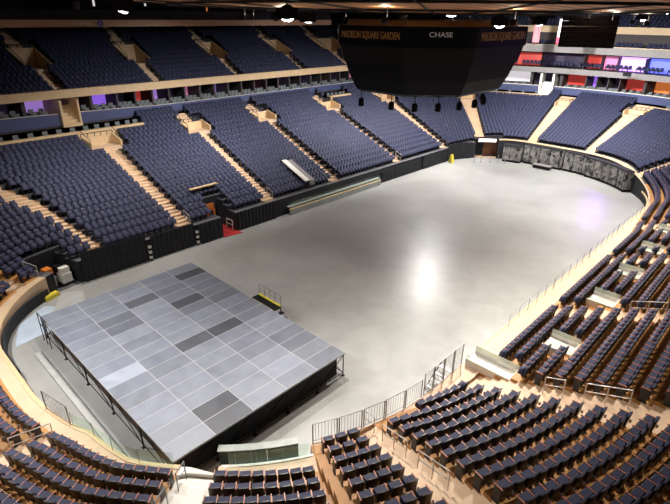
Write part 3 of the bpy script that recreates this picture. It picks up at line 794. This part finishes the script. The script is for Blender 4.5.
for i, v in enumerate(sorted(VOM, reverse=True)):
    vom(i, v, VK[0], VK[1], low_z, low_d, vomw(v)*.98, .10, 'tan walled aisle head in the lower stand, %s from the corner tunnel' % od(i+1))
for i, v in enumerate(sorted(UA, reverse=True)):
    vom(i, v, UVK[0], UVK[1], lambda s, k: UZ(s)+k*UR, lambda s, k: UF(s)+k*UP, uvw(v)*.98, .12, 'tan walled aisle head in the upper stand, %s from the near end' % od(i+1))
for i, (a, b) in enumerate(LEDGES):
    m_ = (a+b)/2; z = zrow(m_, LK[0]); d = F(m_)+LK[0]*PT(m_)
    o0 = rpt(m_, d, z); t = thing('seating_ledge', ['long tan-fronted viewing ledge under the left suites near the stage', 'tan-fronted viewing ledge behind the scoreboard at the left corner', 'tan-fronted viewing ledge at the far end left of the white stair', 'pale viewing ledge at the far end near the right aisle head'][i], 'ledge', o0, 0, 'viewing ledges at the top of the lower stand')
    mb = MB(); rbox(mb, a, b, lambda s: F(s)+LK[0]*PT(s)+.01, lambda s: F(s)+LK[0]*PT(s)+.16, z-.35, z+.62, M['tanwall'], 1, o0); mb.build('front', t)
    mb = MB(); rbox(mb, a, b, lambda s: F(s)+LK[0]*PT(s)+.01, lambda s: F(s)+LK[0]*PT(s)+.45, z+.62, z+.68, M['tanwall'], 1, o0); mb.build('counter', t)
    for q, sv in enumerate(np.arange(a+.4, b-.3, .75)):
        x, y, an = RP(sv, F(sv)+LK[0]*PT(sv)+.95); o = bpy.data.objects.new('ledge_chair', CM); C.objects.link(o); o.location = (x, y, z+.001); o.rotation_euler = (0, 0, an+PI/2)
        tag(o, 'dark chair behind %s, %s from its right end' % (['the long left ledge', 'the left corner ledge', 'the far left ledge', 'the far right ledge'][i], od(q+1)), 'chair', 'chairs behind the viewing ledges')
# stair passages through the suites
for i, (s, d, z0, z1, nm) in enumerate(((110.4, 0, 7.9, 10.4, 'tan stair passage rising through the left suites'), (61.0, 0, 7.0, 10.1, 'white stair passage rising through the far suites'))):
    o0 = rpt(s, DT(s)-.3, z0); t = thing('stair_passage', nm, 'stairs', o0)
    w = .48 if i == 0 else .32; mt = M['tanwall'] if i == 0 else M['white']
    for sg in (-1, 1):
        mb = MB(); rbox(mb, s+sg*w-.06, s+sg*w+.06, D_(-.3), D_(3), z0, z1-.1, mt, .6, o0); mb.build('side_wall', t)
    for k in range(6):
        mb = MB(); rbox(mb, s-w+.06, s+w-.06, D_(-.3+.35*k), D_(.05+.35*k), z0, z0+.3+.28*k, mt, .6, o0); mb.build('step', t)
# ------------------------------------------------------------------ left front: bay, carpet, drapes, tunnel
o0 = rpt(93, -.4, 0); t = thing('dasher_board', 'long low grey-green dasher board bay along the left side of the floor', 'dasher board', o0)
mb = MB(); rbox(mb, 85.5, 99.2, -.55, -.40, .0, .55, M['dasher'], .8, o0); mb.build('board', t)
mb = MB(); rbox(mb, 85.5, 99.2, -.60, -.36, .55, .62, M['tanwall'], .8, o0); mb.build('cap', t)
mb = MB(); rbox(mb, 85.5, 99.2, -.40, -.02, .75, .82, M['steel'], .8, o0); mb.build('shelf', t)
mb = MB(); rbox(mb, 85.5, 99.2, -.46, -.44, .62, 1.25, M['glass'], .8, o0); mb.build('glass_screen', t)
o0 = rpt(95.9, 1.7, 2.2); t = thing('white_ramp', 'white plank and grey box set among the left stand seats', 'ramp', o0)
mb = MB(); p = []
for z in (-.02, .06):
    for s_, d_, zz in ((96.3, F(96)+.1, 2.55), (96.3, F(96)+3.6, 3.95), (95.7, F(96)+3.6, 3.95), (95.7, F(96)+.1, 2.55)): q = rpt(s_, d_, zz+z); p.append((q[0]-o0[0], q[1]-o0[1], q[2]-o0[2]))
mb.hexa(p, M['white']); mb.build('plank', t)
mb = MB(); p = []
for z in (-.5, .0):
    for s_, d_, zz in ((95.65, F(96)+.1, 2.5), (95.65, F(96)+3.6, 3.9), (95.0, F(96)+3.6, 3.9), (95.0, F(96)+.1, 2.5)): q = rpt(s_, d_, zz+z); p.append((q[0]-o0[0], q[1]-o0[1], q[2]-o0[2]))
mb.hexa(p, M['greyband']); mb.build('box', t)
sheet('red_carpet', [rpt(s, d, 0)[:2] for s, d in ((105.0, -.75), (106.7, -.5), (106.55, 2.6), (105.15, 2.6))], M['red'], .045, 'red carpet running out of the opening in the left stand', 'carpet')
def drape(a, b, h, d, label):
    mb = MB(); n = int((b-a)/.12)
    k = mb.mi(M['dark']); base = len(mb.v)
    for i in range(n+1):
        s = a+(b-a)*i/n; f = d+.05*math.sin(i*1.9)
        mb.v += [rpt(s, f, 0.01), rpt(s, f-.05, .01), rpt(s, f-.05, h), rpt(s, f, h)]
    for i in range(n):
        for j in range(4):
            p, q = base+4*i+j, base+4*i+(j+1) % 4; mb.f.append((p, q, q+4, p+4)); mb.m.append(k)
    mb.f.append((base+3, base+2, base+1, base)); mb.m.append(k); e = base+4*n; mb.f.append((e, e+1, e+2, e+3)); mb.m.append(k)
    tag(mb.build('masking_drape'), label, 'drape', 'black masking drapes along the left side')
drape(113.6, 118.4, 2.3, -.12, 'tall black drape wall next to the corner tunnel')
drape(109.4, 113.2, 2.0, -.10, 'black drape wall second from the corner tunnel')
drape(106.75, 109.0, 1.75, -.30, 'black drape wall left of the red carpet')
drape(100.6, 104.95, 1.75, -.12, 'black drape wall right of the red carpet')
drape(77.0, 84.9, 1.35, -.10, 'long black drape wall beyond the grey bay')
drape(71.2, 76.8, 1.75, -.15, 'black drape wall leading to the far tunnel')
drape(67.0, 71.0, 2.2, -.12, 'tall black drape wall beside the far tunnel')
for i, s in enumerate((113.4, 109.2)):
    t = thing('door_post', 'white-striped door post between the black drapes, %s from the corner tunnel' % od(i+1), 'post', rpt(s, -.25, 0), 0, 'striped posts on the left side')
    mb = MB(); mb.box(-.08, .08, -.06, .06, 0, 1.5, M['black']); mb.build('post', t)
    for k in range(3):
        mb = MB(); mb.box(-.10, .10, -.08, .08, .2+.45*k, .42+.45*k, M['white']); mb.build('stripe', t)
# tunnel contents
x, y, a = RP(119.05, 1.0); t = thing('equipment_cart', 'equipment cart with white cases parked in the dark corner tunnel', 'cart', (x, y, .03), a)
for nm, b_, m_ in (('platform', (-.7, .7, -.4, .4, .18, .26), 'metal'), ('case', (-.6, .1, -.35, .35, .26, .85), 'white'), ('case', (-.1, .6, -.3, .3, .85, 1.25), 'black'), ('case', (-.55, -.12, -.3, .3, .85, 1.3), 'white')):
    mb = MB(); mb.box(*b_, M[m_]); mb.build(nm, t)
for dx in (-.55, .55):
    for dy in (-.3, .3):
        mb = MB(); mb.lathe([(.09, -.03), (.09, .03)], M['black'], 10, (0, 0, 0)); o = mb.build('wheel', t, (dx, dy, .09)); o.rotation_euler = (PI/2, 0, 0)
x, y, a = RP(119.95, 1.0); t = thing('tool_trolley', 'tall trolley with orange bin beside the white equipment cart', 'trolley', (x, y, .03), a)
mb = MB(); mb.box(-.4, .4, -.3, .3, .1, .9, M['metal']); mb.build('body', t)
mb = MB(); mb.box(-.3, .3, -.25, .25, .9, 1.5, M['orange']); mb.build('bin', t)
mb = MB(); mb.box(-.4, .4, -.3, .3, 0, .1, M['black']); mb.build('base', t)
x, y, a = RP(121.1, -.25); mb = MB(); mb.box(-.5, .5, -.18, .18, 0, .28, M['yellow']); mb.box(-.44, .44, -.12, .12, .28, .34, M['yellow'])
tag(mb.build('yellow_block', loc=(x, y, 0), rotz=a+PI/2), 'yellow padded block on the floor left of the corner tunnel', 'block')
# roofs over the cut openings
for i, (a, b, k1) in enumerate(CUT):
    if i == 0: continue
    if i == 2: slab('ceiling_tunnel_%d' % i, a-.1, b+.1, .1, lambda s: F(s)+k1*PT(s)-.02, 2.42, 2.56, M['dark'], .6)
slab('wall_tunnel_back', 118.6, 120.4, lambda s: F(s)+2*PT(s)-.1, lambda s: F(s)+2*PT(s)-.02, 0, 2.3, M['dark'], .6)
slab('wall_far_tunnel', 63.4, 66.4, 1.45, 1.55, 0, 2.5, M['wood'], .6)
# parapets round the corner tunnel
slab('wall_tunnel_side', 120.6, 120.75, 0, lambda s: F(s)+8*PT(s), 0, lambda s: 4.6, M['dark'], .3) if False else None
t = thing('tunnel_sign', 'bright lilac lit sign box over the far tunnel mouth', 'sign', rpt(64.9, -.1, 2.3)); o0 = rpt(64.9, -.1, 2.3)
mb = MB(); rbox(mb, 63.6, 66.2, -.05, .15, 2.1, 2.75, M['black'], .5, o0); mb.build('casing', t)
mb = MB(); rbox(mb, 63.7, 66.1, -.09, -.05, 2.2, 2.65, PAL['white'], .5, o0); mb.build('lit_face', t)
x, y, a = RP(71.3, -1.0); t = thing('caution_board', 'yellow folding caution board standing on the floor by the far drapes', 'floor sign', (x, y, 0), a+PI/2)
for sg in (-1, 1):
    mb = MB(); mb.hexa([(-.3, sg*.28-.02, 0), (.3, sg*.28-.02, 0), (.3, sg*.28+.02, 0), (-.3, sg*.28+.02, 0), (-.22, sg*.03-.02, 1.15), (.22, sg*.03-.02, 1.15), (.22, sg*.03+.02, 1.15), (-.22, sg*.03+.02, 1.15)], M['yellow']); mb.build('panel', t)
for i, s in enumerate((62.0, 63.2, 64.6, 66.3, 67.6)):
    x, y, a = RP(s, -2.2); t = thing('crowd_post', 'thin grey floor post before the far tunnel, %s from the right' % od(i+1), 'post', (x, y, 0), 0, 'floor posts before the far tunnel')
    mb = MB(); mb.lathe([(.18, 0), (.18, .03), (.03, .06)], M['metal'], 10); mb.build('base', t)
    mb = MB(); mb.tube([(0, 0, .05), (0, 0, 1.0)], .03, M['metal'], 6); mb.build('pole', t)
# retracted seating units at the far end
for i, (a, b, d, h, lb) in enumerate(((59.9, 62.6, -1.4, 2.1, 'dark protruding folded seating unit next to the far tunnel'), (54.6, 59.7, -.7, 2.45, 'widest mottled grey folded seating unit across the far end'), (51.6, 54.4, -.6, 2.4, 'mottled grey folded seating unit right of the widest one'), (44.6, 51.4, -.9, 2.3, 'mottled grey folded seating unit at the far right corner'))):
    o0 = rpt((a+b)/2, d, 0); t = thing('folded_seating', lb, 'folded seating', o0, 0, 'folded seating units across the far end')
    mb = MB(); rbox(mb, a, b, d, -.05, .30, h, M['mottled'], .6, o0); mb.build('front', t)
    mb = MB(); rbox(mb, a+.05, b-.05, d+.1, -.05, .0, .30, M['black'], .6, o0); mb.build('plinth', t)
    mb = MB(); rbox(mb, a, b, d-.05, -.05, h, h+.10, M['dark'], .6, o0); mb.build('top', t)
    for s in np.arange(a+.3, b, 1.3):
        mb = MB(); rbox(mb, s, s+.05, d-.04, d, .3, h, M['black'], .5, o0); mb.build('upright', t)
slab('trim_far_walk', 45, 63, -.02, .5, lambda s: Z0(s), lambda s: Z0(s)+.06, M['tanwall'], 1)
x, y, a = RP(56.6, -1.6); t = thing('floor_case', 'small flat black case on the floor before the folded seating', 'case', (x, y, 0), a+PI/2)
mb = MB(); mb.box(-1.1, 1.1, -.35, .35, .12, .45, M['black']); mb.build('body', t)
mb = MB(); mb.box(-1.15, 1.15, -.4, .4, .45, .52, M['greyband']); mb.build('lid', t)
for dx in (-.9, .9):
    mb = MB(); mb.box(dx-.08, dx+.08, -.3, .3, 0, .12, M['black']); mb.build('foot', t)
# things by the red carpet
x, y, a = RP(106.1, 3.15); mb = MB(); mb.box(-1.4, 1.4, -.22, .22, 0, .06, M['tanwall']); mb.box(-1.4, 1.4, .18, .24, .06, .12, M['tanwall'])
tag(mb.build('wooden_board', loc=(x, y, zrow(106.1, 3)+.89), rotz=a+PI/2), 'tan wooden board lying across seats above the red carpet opening', 'board')
x, y, a = RP(106.9, 1.1); t = thing('orange_barrier', 'small orange barrier beside the opening with the red carpet', 'barrier', (x, y, zrow(107, 0)), a+PI/2)
mb = MB(); mb.box(-.35, .35, -.04, .04, .5, 1.05, M['orange']); mb.build('board', t)
for dx in (-.3, .3):
    mb = MB(); mb.box(dx-.03, dx+.03, -.2, .2, 0, .5, M['orange']); mb.build('foot', t)
hoop('white_gate_post', [rpt(105.3, .3, .03), rpt(105.3, 1.2, .03)], 'tall white rail posts inside the opening with the red carpet', None, .05)
# ------------------------------------------------------------------ scoreboard
SA, SB, SC = 6.7, 6.0, 3.3; BX, BY = CX-.55, CY+.58
def octo(f, z, a=SA, b=SB, c=SC):
    return [(f*x, f*y, z) for x, y in ((-a+c, -b), (a-c, -b), (a, -b+c), (a, b-c), (a-c, b), (-a+c, b), (-a, b-c), (-a, -b+c))]
sb = thing('scoreboard', 'huge black eight-sided scoreboard hanging over the middle of the floor', 'scoreboard', (BX, BY, 0))
def loft(levels, m):
    mb = MB(); k = mb.mi(m); n = 8; base = len(mb.v)
    for L in levels: mb.v += L
    for i in range(len(levels)-1):
        for j in range(n): a, b = base+n*i+j, base+n*i+(j+1) % n; mb.f.append((a, b, b+n, a+n)); mb.m.append(k)
    mb.f.append(tuple(base+j for j in range(n))[::-1]); mb.m.append(k)
    e = base+n*(len(levels)-1); mb.f.append(tuple(e+j for j in range(n))); mb.m.append(k); return mb
loft([octo(.74, 12.55), octo(.80, 12.75), octo(.87, 13.6), octo(.93, 14.7)], M['scoreboard']).build('lower_display', sb)
loft([octo(.945, 14.7), octo(.985, 15.75)], M['black']).build('dark_band', sb)
loft([octo(1.0, 15.75), octo(1.0, 16.95)], M['scoreboard']).build('name_band', sb)
loft([octo(.9, 16.95), octo(.88, 17.3)], M['tanwall']).build('top_frame', sb)
for q, (x, y) in enumerate(((-4, -3), (4, -3), (4, 3), (-4, 3))):
    mb = MB(); mb.tube([(x, y, 17.0), (x, y, cz(5))], .05, M['black'], 5); mb.build('cable', sb)
def text(body, size, loc, rot, m, parent, name, sx=1, ext=.015):
    cu = bpy.data.curves.new(name, 'FONT'); cu.body = body; cu.size = size; cu.extrude = ext; cu.align_x = 'CENTER'; cu.align_y = 'CENTER'
    cu.materials.append(m); o = bpy.data.objects.new(name, cu); C.objects.link(o); o.location = loc; o.rotation_euler = rot; 
    dg = bpy.context.evaluated_depsgraph_get(); me = bpy.data.meshes.new_from_object(o.evaluated_get(dg)); bpy.data.objects.remove(o)
    o = bpy.data.objects.new(name, me); C.objects.link(o); o.location = loc; o.rotation_euler = rot
    o.scale = (sx, 1, 1); o.parent = parent; return o
ZTX = 16.38
for nm, loc, rz in (('near', (-SA-.02, 0, ZTX), -PI/2), ('side', (0, -SB-.02, ZTX), 0), ('far', (SA+.02, 0, ZTX), PI/2), ('back', (0, SB+.02, ZTX), PI)):
    text('MADISON SQUARE GARDEN', .62 if nm in ('near', 'far') else .72, loc, (PI/2, 0, rz), M['text_gold'], sb, 'lettering', .62 if nm in ('near', 'far') else .66)
for sx_, sy_ in ((-1, -1), (1, -1), (1, 1), (-1, 1)):
    x, y = sx_*(SA-SC/2)*1.003, sy_*(SB-SC/2)*1.003
    ang = math.atan2(sy_, sx_); text('CHASE', .40, (x+.02*math.cos(ang), y+.02*math.sin(ang), ZTX+.12), (PI/2, 0, ang+PI/2), M['text_white'], sb, 'lettering', 1.2)
# lamps hanging under the scoreboard
lampspots = [(-5.6, 2.2), (-5.2, -.6), (-4.6, -2.4), (-3.2, -3.6), (-1.4, -4.4), (.6, -4.6), (2.6, -4.3), (4.4, -3.2)]
for i, (x, y) in enumerate(lampspots):
    t = thing('spotlight', 'black spotlight under the scoreboard, %s along its lower edge' % od(i+1), 'spotlight', (BX+x*.9, BY+y*.9, 11.85), 0, 'spotlights under the scoreboard')
    mb = MB(); mb.lathe([(.16, -.35), (.2, -.3), (.2, .1), (.12, .22)], M['black'], 12); mb.build('housing', t)
    mb = MB(); mb.tube([(0, 0, .2), (0, 0, .76)], .03, M['black'], 5); mb.box(-.24, .24, -.03, .03, .16, .22, M['black']); mb.build('yoke', t)
# ------------------------------------------------------------------ bridge along the left side
t = thing('walkway_bridge', 'long brown-fronted walkway bridge hanging before the upper left stand', 'bridge', (20, 35.4, 16.4))
mb = MB(); mb.box(-26, 24, -1.0, -.85, -.02, .55, mat('bronze bridge fascia', (.36, .22, .13), .5, noise=.1)); mb.build('fascia', t)
mb = MB(); mb.box(-26, 24, -.85, 2.2, -.02, .15, M['black']); mb.build('deck', t)
mb = MB(); mb.box(-26, 24, -.85, -.80, .55, 1.35, M['black']); mb.build('upper_panel', t)
for x in (-20, -8, 4, 16):
    mb = MB(); mb.tube([(x, 1, .15), (x, 1, 7.4)], .06, M['black'], 6); mb.build('hanger', t)
text('CHASE', .42, (-6.9, -1.02, .27), (PI/2, 0, 0), mat('dim lettering', (.6, .55, .52), .5), t, 'lettering', 1.3)
lg = bpy.data.objects.new('logo', None); lg_m = MB()
for k in range(4):
    ca, sa_ = math.cos(k*PI/2), math.sin(k*PI/2); R2 = lambda p: (p[0]*ca-p[1]*sa_, p[0]*sa_+p[1]*ca)
    pp = [R2(p) for p in ((-.10, .10), (.22, .10), (.10, .24), (-.10, .24))]
    lg_m.hexa([(x, .0, z) for x, z in pp]+[(x, -.03, z) for x, z in pp], M['logoblue'])
bpy.data.objects.remove(lg); lg_m.build('logo', t, (-5.3, -1.0, .27))
# lamps above the bridge
for i, (x, y, z, m) in enumerate(((15.5, 37, 18.5, 'white'), (17.5, 37, 18.3, 'orange'), (20.5, 37, 18.6, 'white'), (27.5, 37, 17.9, 'orange'), (39.5, 37, 17.5, 'white'))):
    t = thing('strip_lamp', ['white strip lamp above the bridge lettering', 'orange strip lamp right of the bridge lettering', 'slim white strip lamp third along the bridge', 'orange lamp at the edge of the ceiling', 'white lit panel at the right end of the bridge'][i], 'lamp', (x, y, z), .5, 'lamps above the bridge')
    mb = MB(); mb.box(-.08, .08, -.05, .05, -.45, .45, PAL[m]); mb.build('tube', t)
    mb = MB(); mb.tube([(0, .1, .3), (0, .1, 24-z)], .02, M['black'], 4); mb.build('hanger', t)
# ------------------------------------------------------------------ banners and speakers at the far end
def hang(name, px, dist, z0, z1, w, m, label, m2=None, zs=0):
    d = fw+(px-335)/FOC*rt+.44*up_; d = d/np.hypot(d[0], d[1]); x, y = CP[0]+d[0]*dist, CP[1]+d[1]*dist; a = math.atan2(d[1], d[0])
    t = thing(name, label, 'banner', (x, y, z0), a, 'banners at the far end')
    n = 8; mb = MB()
    for i in range(n):
        y0, y1 = w*(i/n-.5), w*((i+1)/n-.5); f = .05*math.sin(i*1.3), .05*math.sin((i+1)*1.3)
        for za, zb, mm in (((zs-z0), (z1-z0), m),)+(((0, zs-z0, m2),) if m2 else ()):
            mb.hexa([(f[0], y0, za), (f[1], y1, za), (f[1]+.03, y1, za), (f[0]+.03, y0, za), (f[0], y0, zb), (f[1], y1, zb), (f[1]+.03, y1, zb), (f[0]+.03, y0, zb)], mm)
    mb.build('cloth', t)
    mb = MB(); mb.tube([(0, -w/2-.1, z1-z0), (0, w/2+.1, z1-z0)], .04, M['black'], 5); mb.tube([(0, 0, z1-z0), (0, 0, 24-z0)], .02, M['black'], 4); mb.build('pole', t)
hang('banner', 537, 74, 14.6, 17.4, .8, M['pink'], 'narrow pale pink banner hanging before the far gallery', None, 14.6)
hang('banner', 562, 74, 14.5, 17.4, 1.0, M['cream'], 'white banner with crimson lower part hanging before the far gallery', M['crimson'], 15.3)
def speaker(px, dist, z0, z1, w, label):
    d = fw+(px-335)/FOC*rt+.44*up_; d = d/np.hypot(d[0], d[1]); x, y = CP[0]+d[0]*dist, CP[1]+d[1]*dist; a = math.atan2(d[1], d[0])
    t = thing('speaker_cluster', label, 'speakers', (x, y, z0), a, 'black speaker clusters under the ceiling'); n = int((z1-z0)/.42)
    for i in range(n):
        mb = MB(); o = .10*abs(i-n/2); z = i*.42
        mb.hexa([(-.5+o*.3, -w/2, z), (.5, -w/2, z), (.5, w/2, z), (-.5+o*.3, w/2, z), (-.45, -w/2, z+.40), (.5, -w/2, z+.40), (.5, w/2, z+.40), (-.45, w/2, z+.40)], M['black']); mb.build('cabinet', t)
    mb = MB(); mb.tube([(0, 0, z1-z0-.3), (0, 0, 22-z0)], .05, M['black'], 5); mb.build('hanger', t)
speaker(588, 52, 15.2, 17.8, 4.4, 'wide black speaker cluster hanging before the far gallery')
speaker(540, 40, 17.5, 18.6, 1.6, 'small black speaker cluster under the ceiling edge')
# ------------------------------------------------------------------ hall lamps (light sources)
def lamp(x, y, z, tx, ty, tz, power, size, col, label, spread=150):
    d = np.array((tx-x, ty-y, tz-z)); d /= np.linalg.norm(d)
    import mathutils
    q = mathutils.Vector(d).to_track_quat('-Z', 'Y')
    t = thing('hall_lamp', label, 'lamp', (x, y, z), 0, 'hall lamps under the ceiling'); t.rotation_euler = q.to_euler()
    mb = MB(); mb.lathe([(size*.5+.06, .1), (size*.5+.06, -.22), (size*.5+.08, -.22), (size*.5+.08, .2), (.15, .28)], M['black'], 16)
    mb.build('housing', t)
    v_ = q.inverted() @ mathutils.Vector((0, 0, .43)); mb = MB(); mb.tube([(0, 0, .27), tuple(v_)], .03, M['black'], 5); mb.build('hanger', t)
    mb = MB(); mb.lathe([(size*.5, -.0), (size*.5, .025)], M['lens'], 16); mb.build('lens', t)
    tc_ = np.array((CP[0]-x, CP[1]-y)); tc_ /= np.linalg.norm(tc_)
    if d[0]*tc_[0]+d[1]*tc_[1] > -.15:          # plate added on the camera side to hide the lit lens
        qi = q.inverted(); bx_ = []
        for dz_ in (-.24, .24):
            for a_, b_ in ((.42, -.5), (.45, -.5), (.45, .5), (.42, .5)):
                v_ = qi @ mathutils.Vector((tc_[0]*a_-tc_[1]*b_, tc_[1]*a_+tc_[0]*b_, dz_)); bx_.append(tuple(v_))
        mb = MB(); mb.hexa(bx_, M['black']); mb.build('added_baffle', t)
    L = bpy.data.lights.new('hall light', 'AREA'); L.shape = 'DISK'; L.size = size; L.energy = power; L.color = col; L.spread = math.radians(spread)
    o = bpy.data.objects.new('hall light', L); C.objects.link(o)
    o.location = (x+d[0]*.03, y+d[1]*.03, z+d[2]*.03); o.rotation_euler = q.to_euler()
WARM = (1, .93, .84); NEUT = (1, .97, .93)
PW = 1600
LAMPS = ((49, 20, 42, 14, 0, 3.0, 1.2, NEUT, 150), (52, 22, 50, 28, 4, 1.2, .6, NEUT, 130), (8, 22, 8, 26, 2, .7, .5, WARM, 110), (22, 19, 20, 31, 4, .9, .5, NEUT, 95), (37, 18, 36, 31, 4, 1.0, .5, NEUT, 95),
    (52, 4, 70, 4, 5, 2.0, .5, NEUT, 110), (52, 13, 70, 16, 6, 1.7, .5, NEUT, 110), (45, -1, 38, -10, 3, 1.6, .5, WARM, 120), (24, 1, 14, -8, 2, 1.5, .5, WARM, 110), (11, 5, 4, -7, 2, .8, .5, WARM, 100),
    (-7, 15, -1.2, 8, 0, .9, .5, NEUT, 100), (6, 11, -5, 6, 2, .6, .5, WARM, 100), (17, 10, 10, 8, 0, .4, .5, NEUT, 140), (34, 3, 27, -12, 4, 1.5, .5, WARM, 110), (46, -4, 46, 8, 0, 1.2, .5, NEUT, 120), (56, 0, 50, 6, 0, 1.3, .5, NEUT, 120))  # includes fill lamps added to brighten dark floor and right-hand rows
AIM = ['mid floor, largest lamp', 'the far left corner stand', 'the left stand by the tunnel', 'the left stand above the red carpet', 'the left stand above the grey bay', 'the far stand, right part',
       'the far stand, left part', 'the far part of the right stand', 'the big block by the railed stairs', 'the short block behind the bench', 'the floor beside the stage, added fill', 'the curved near end', 'the stage deck',
       'rows behind the white landings, added fill', 'right side of the floor, added fill', 'far right of the floor, added fill']
for i, (x, y, tx, ty, tz, pw, sz, c, spr) in enumerate(LAMPS):
    if not pw: continue
    r = math.hypot(x-CX, y-CY); lamp(x, y, cz(r)-.44, tx, ty, tz, PW*pw, sz, c, 'round black hall lamp under the ceiling, aimed at %s' % AIM[i], spr)
lamp(70.6, 6, 10.9, 43, 1.5, 0, 260, .3, (.45, .2, 1), 'small added violet lamp tinting the floor, on the far suite balcony front', 70)  # added lamp that puts the purple glow on the far floor
# small black cans, their upward light added to brighten the ceiling
for i in range(14):
    t_ = 2*PI*i/14; x, y = CX+15*math.cos(t_), CY+13*math.sin(t_); z = cz(math.hypot(x-CX, y-CY))-.62
    t = thing('ceiling_can', 'small black can with added uplight on the ceiling, %s round the ring' % od(i+1), 'lamp', (x, y, z), 0, 'can lamps round the ceiling ring')
    mb = MB(); mb.lathe([(.10, -.12), (.16, -.05), (.16, .16), (.14, .16), (.13, .10)], M['black'], 12); mb.build('housing', t)
    mb = MB(); mb.tube([(.2, 0, .0), (.2, 0, .60)], .02, M['black'], 5); mb.box(.14, .2, -.02, .02, -.02, .02, M['black']); mb.build('bracket', t)
    L = bpy.data.lights.new('added can uplight', 'AREA'); L.shape = 'DISK'; L.size = .22; L.energy = 42; L.color = (1, .85, .65); L.spread = PI
    o = bpy.data.objects.new('added can uplight', L); C.objects.link(o); o.location = (x, y, z+.17); o.rotation_euler = (PI, 0, 0)
# ------------------------------------------------------------------ world and view
w = bpy.data.worlds.new('world'); bpy.context.scene.world = w; w.use_nodes = True
w.node_tree.nodes['Background'].inputs[0].default_value = (.8, .85, 1, 1); w.node_tree.nodes['Background'].inputs[1].default_value = 0.0
vs = bpy.context.scene.view_settings; vs.view_transform = 'Standard'; vs.look = 'None'; vs.exposure = 0; vs.gamma = 1; vs.use_curve_mapping = False
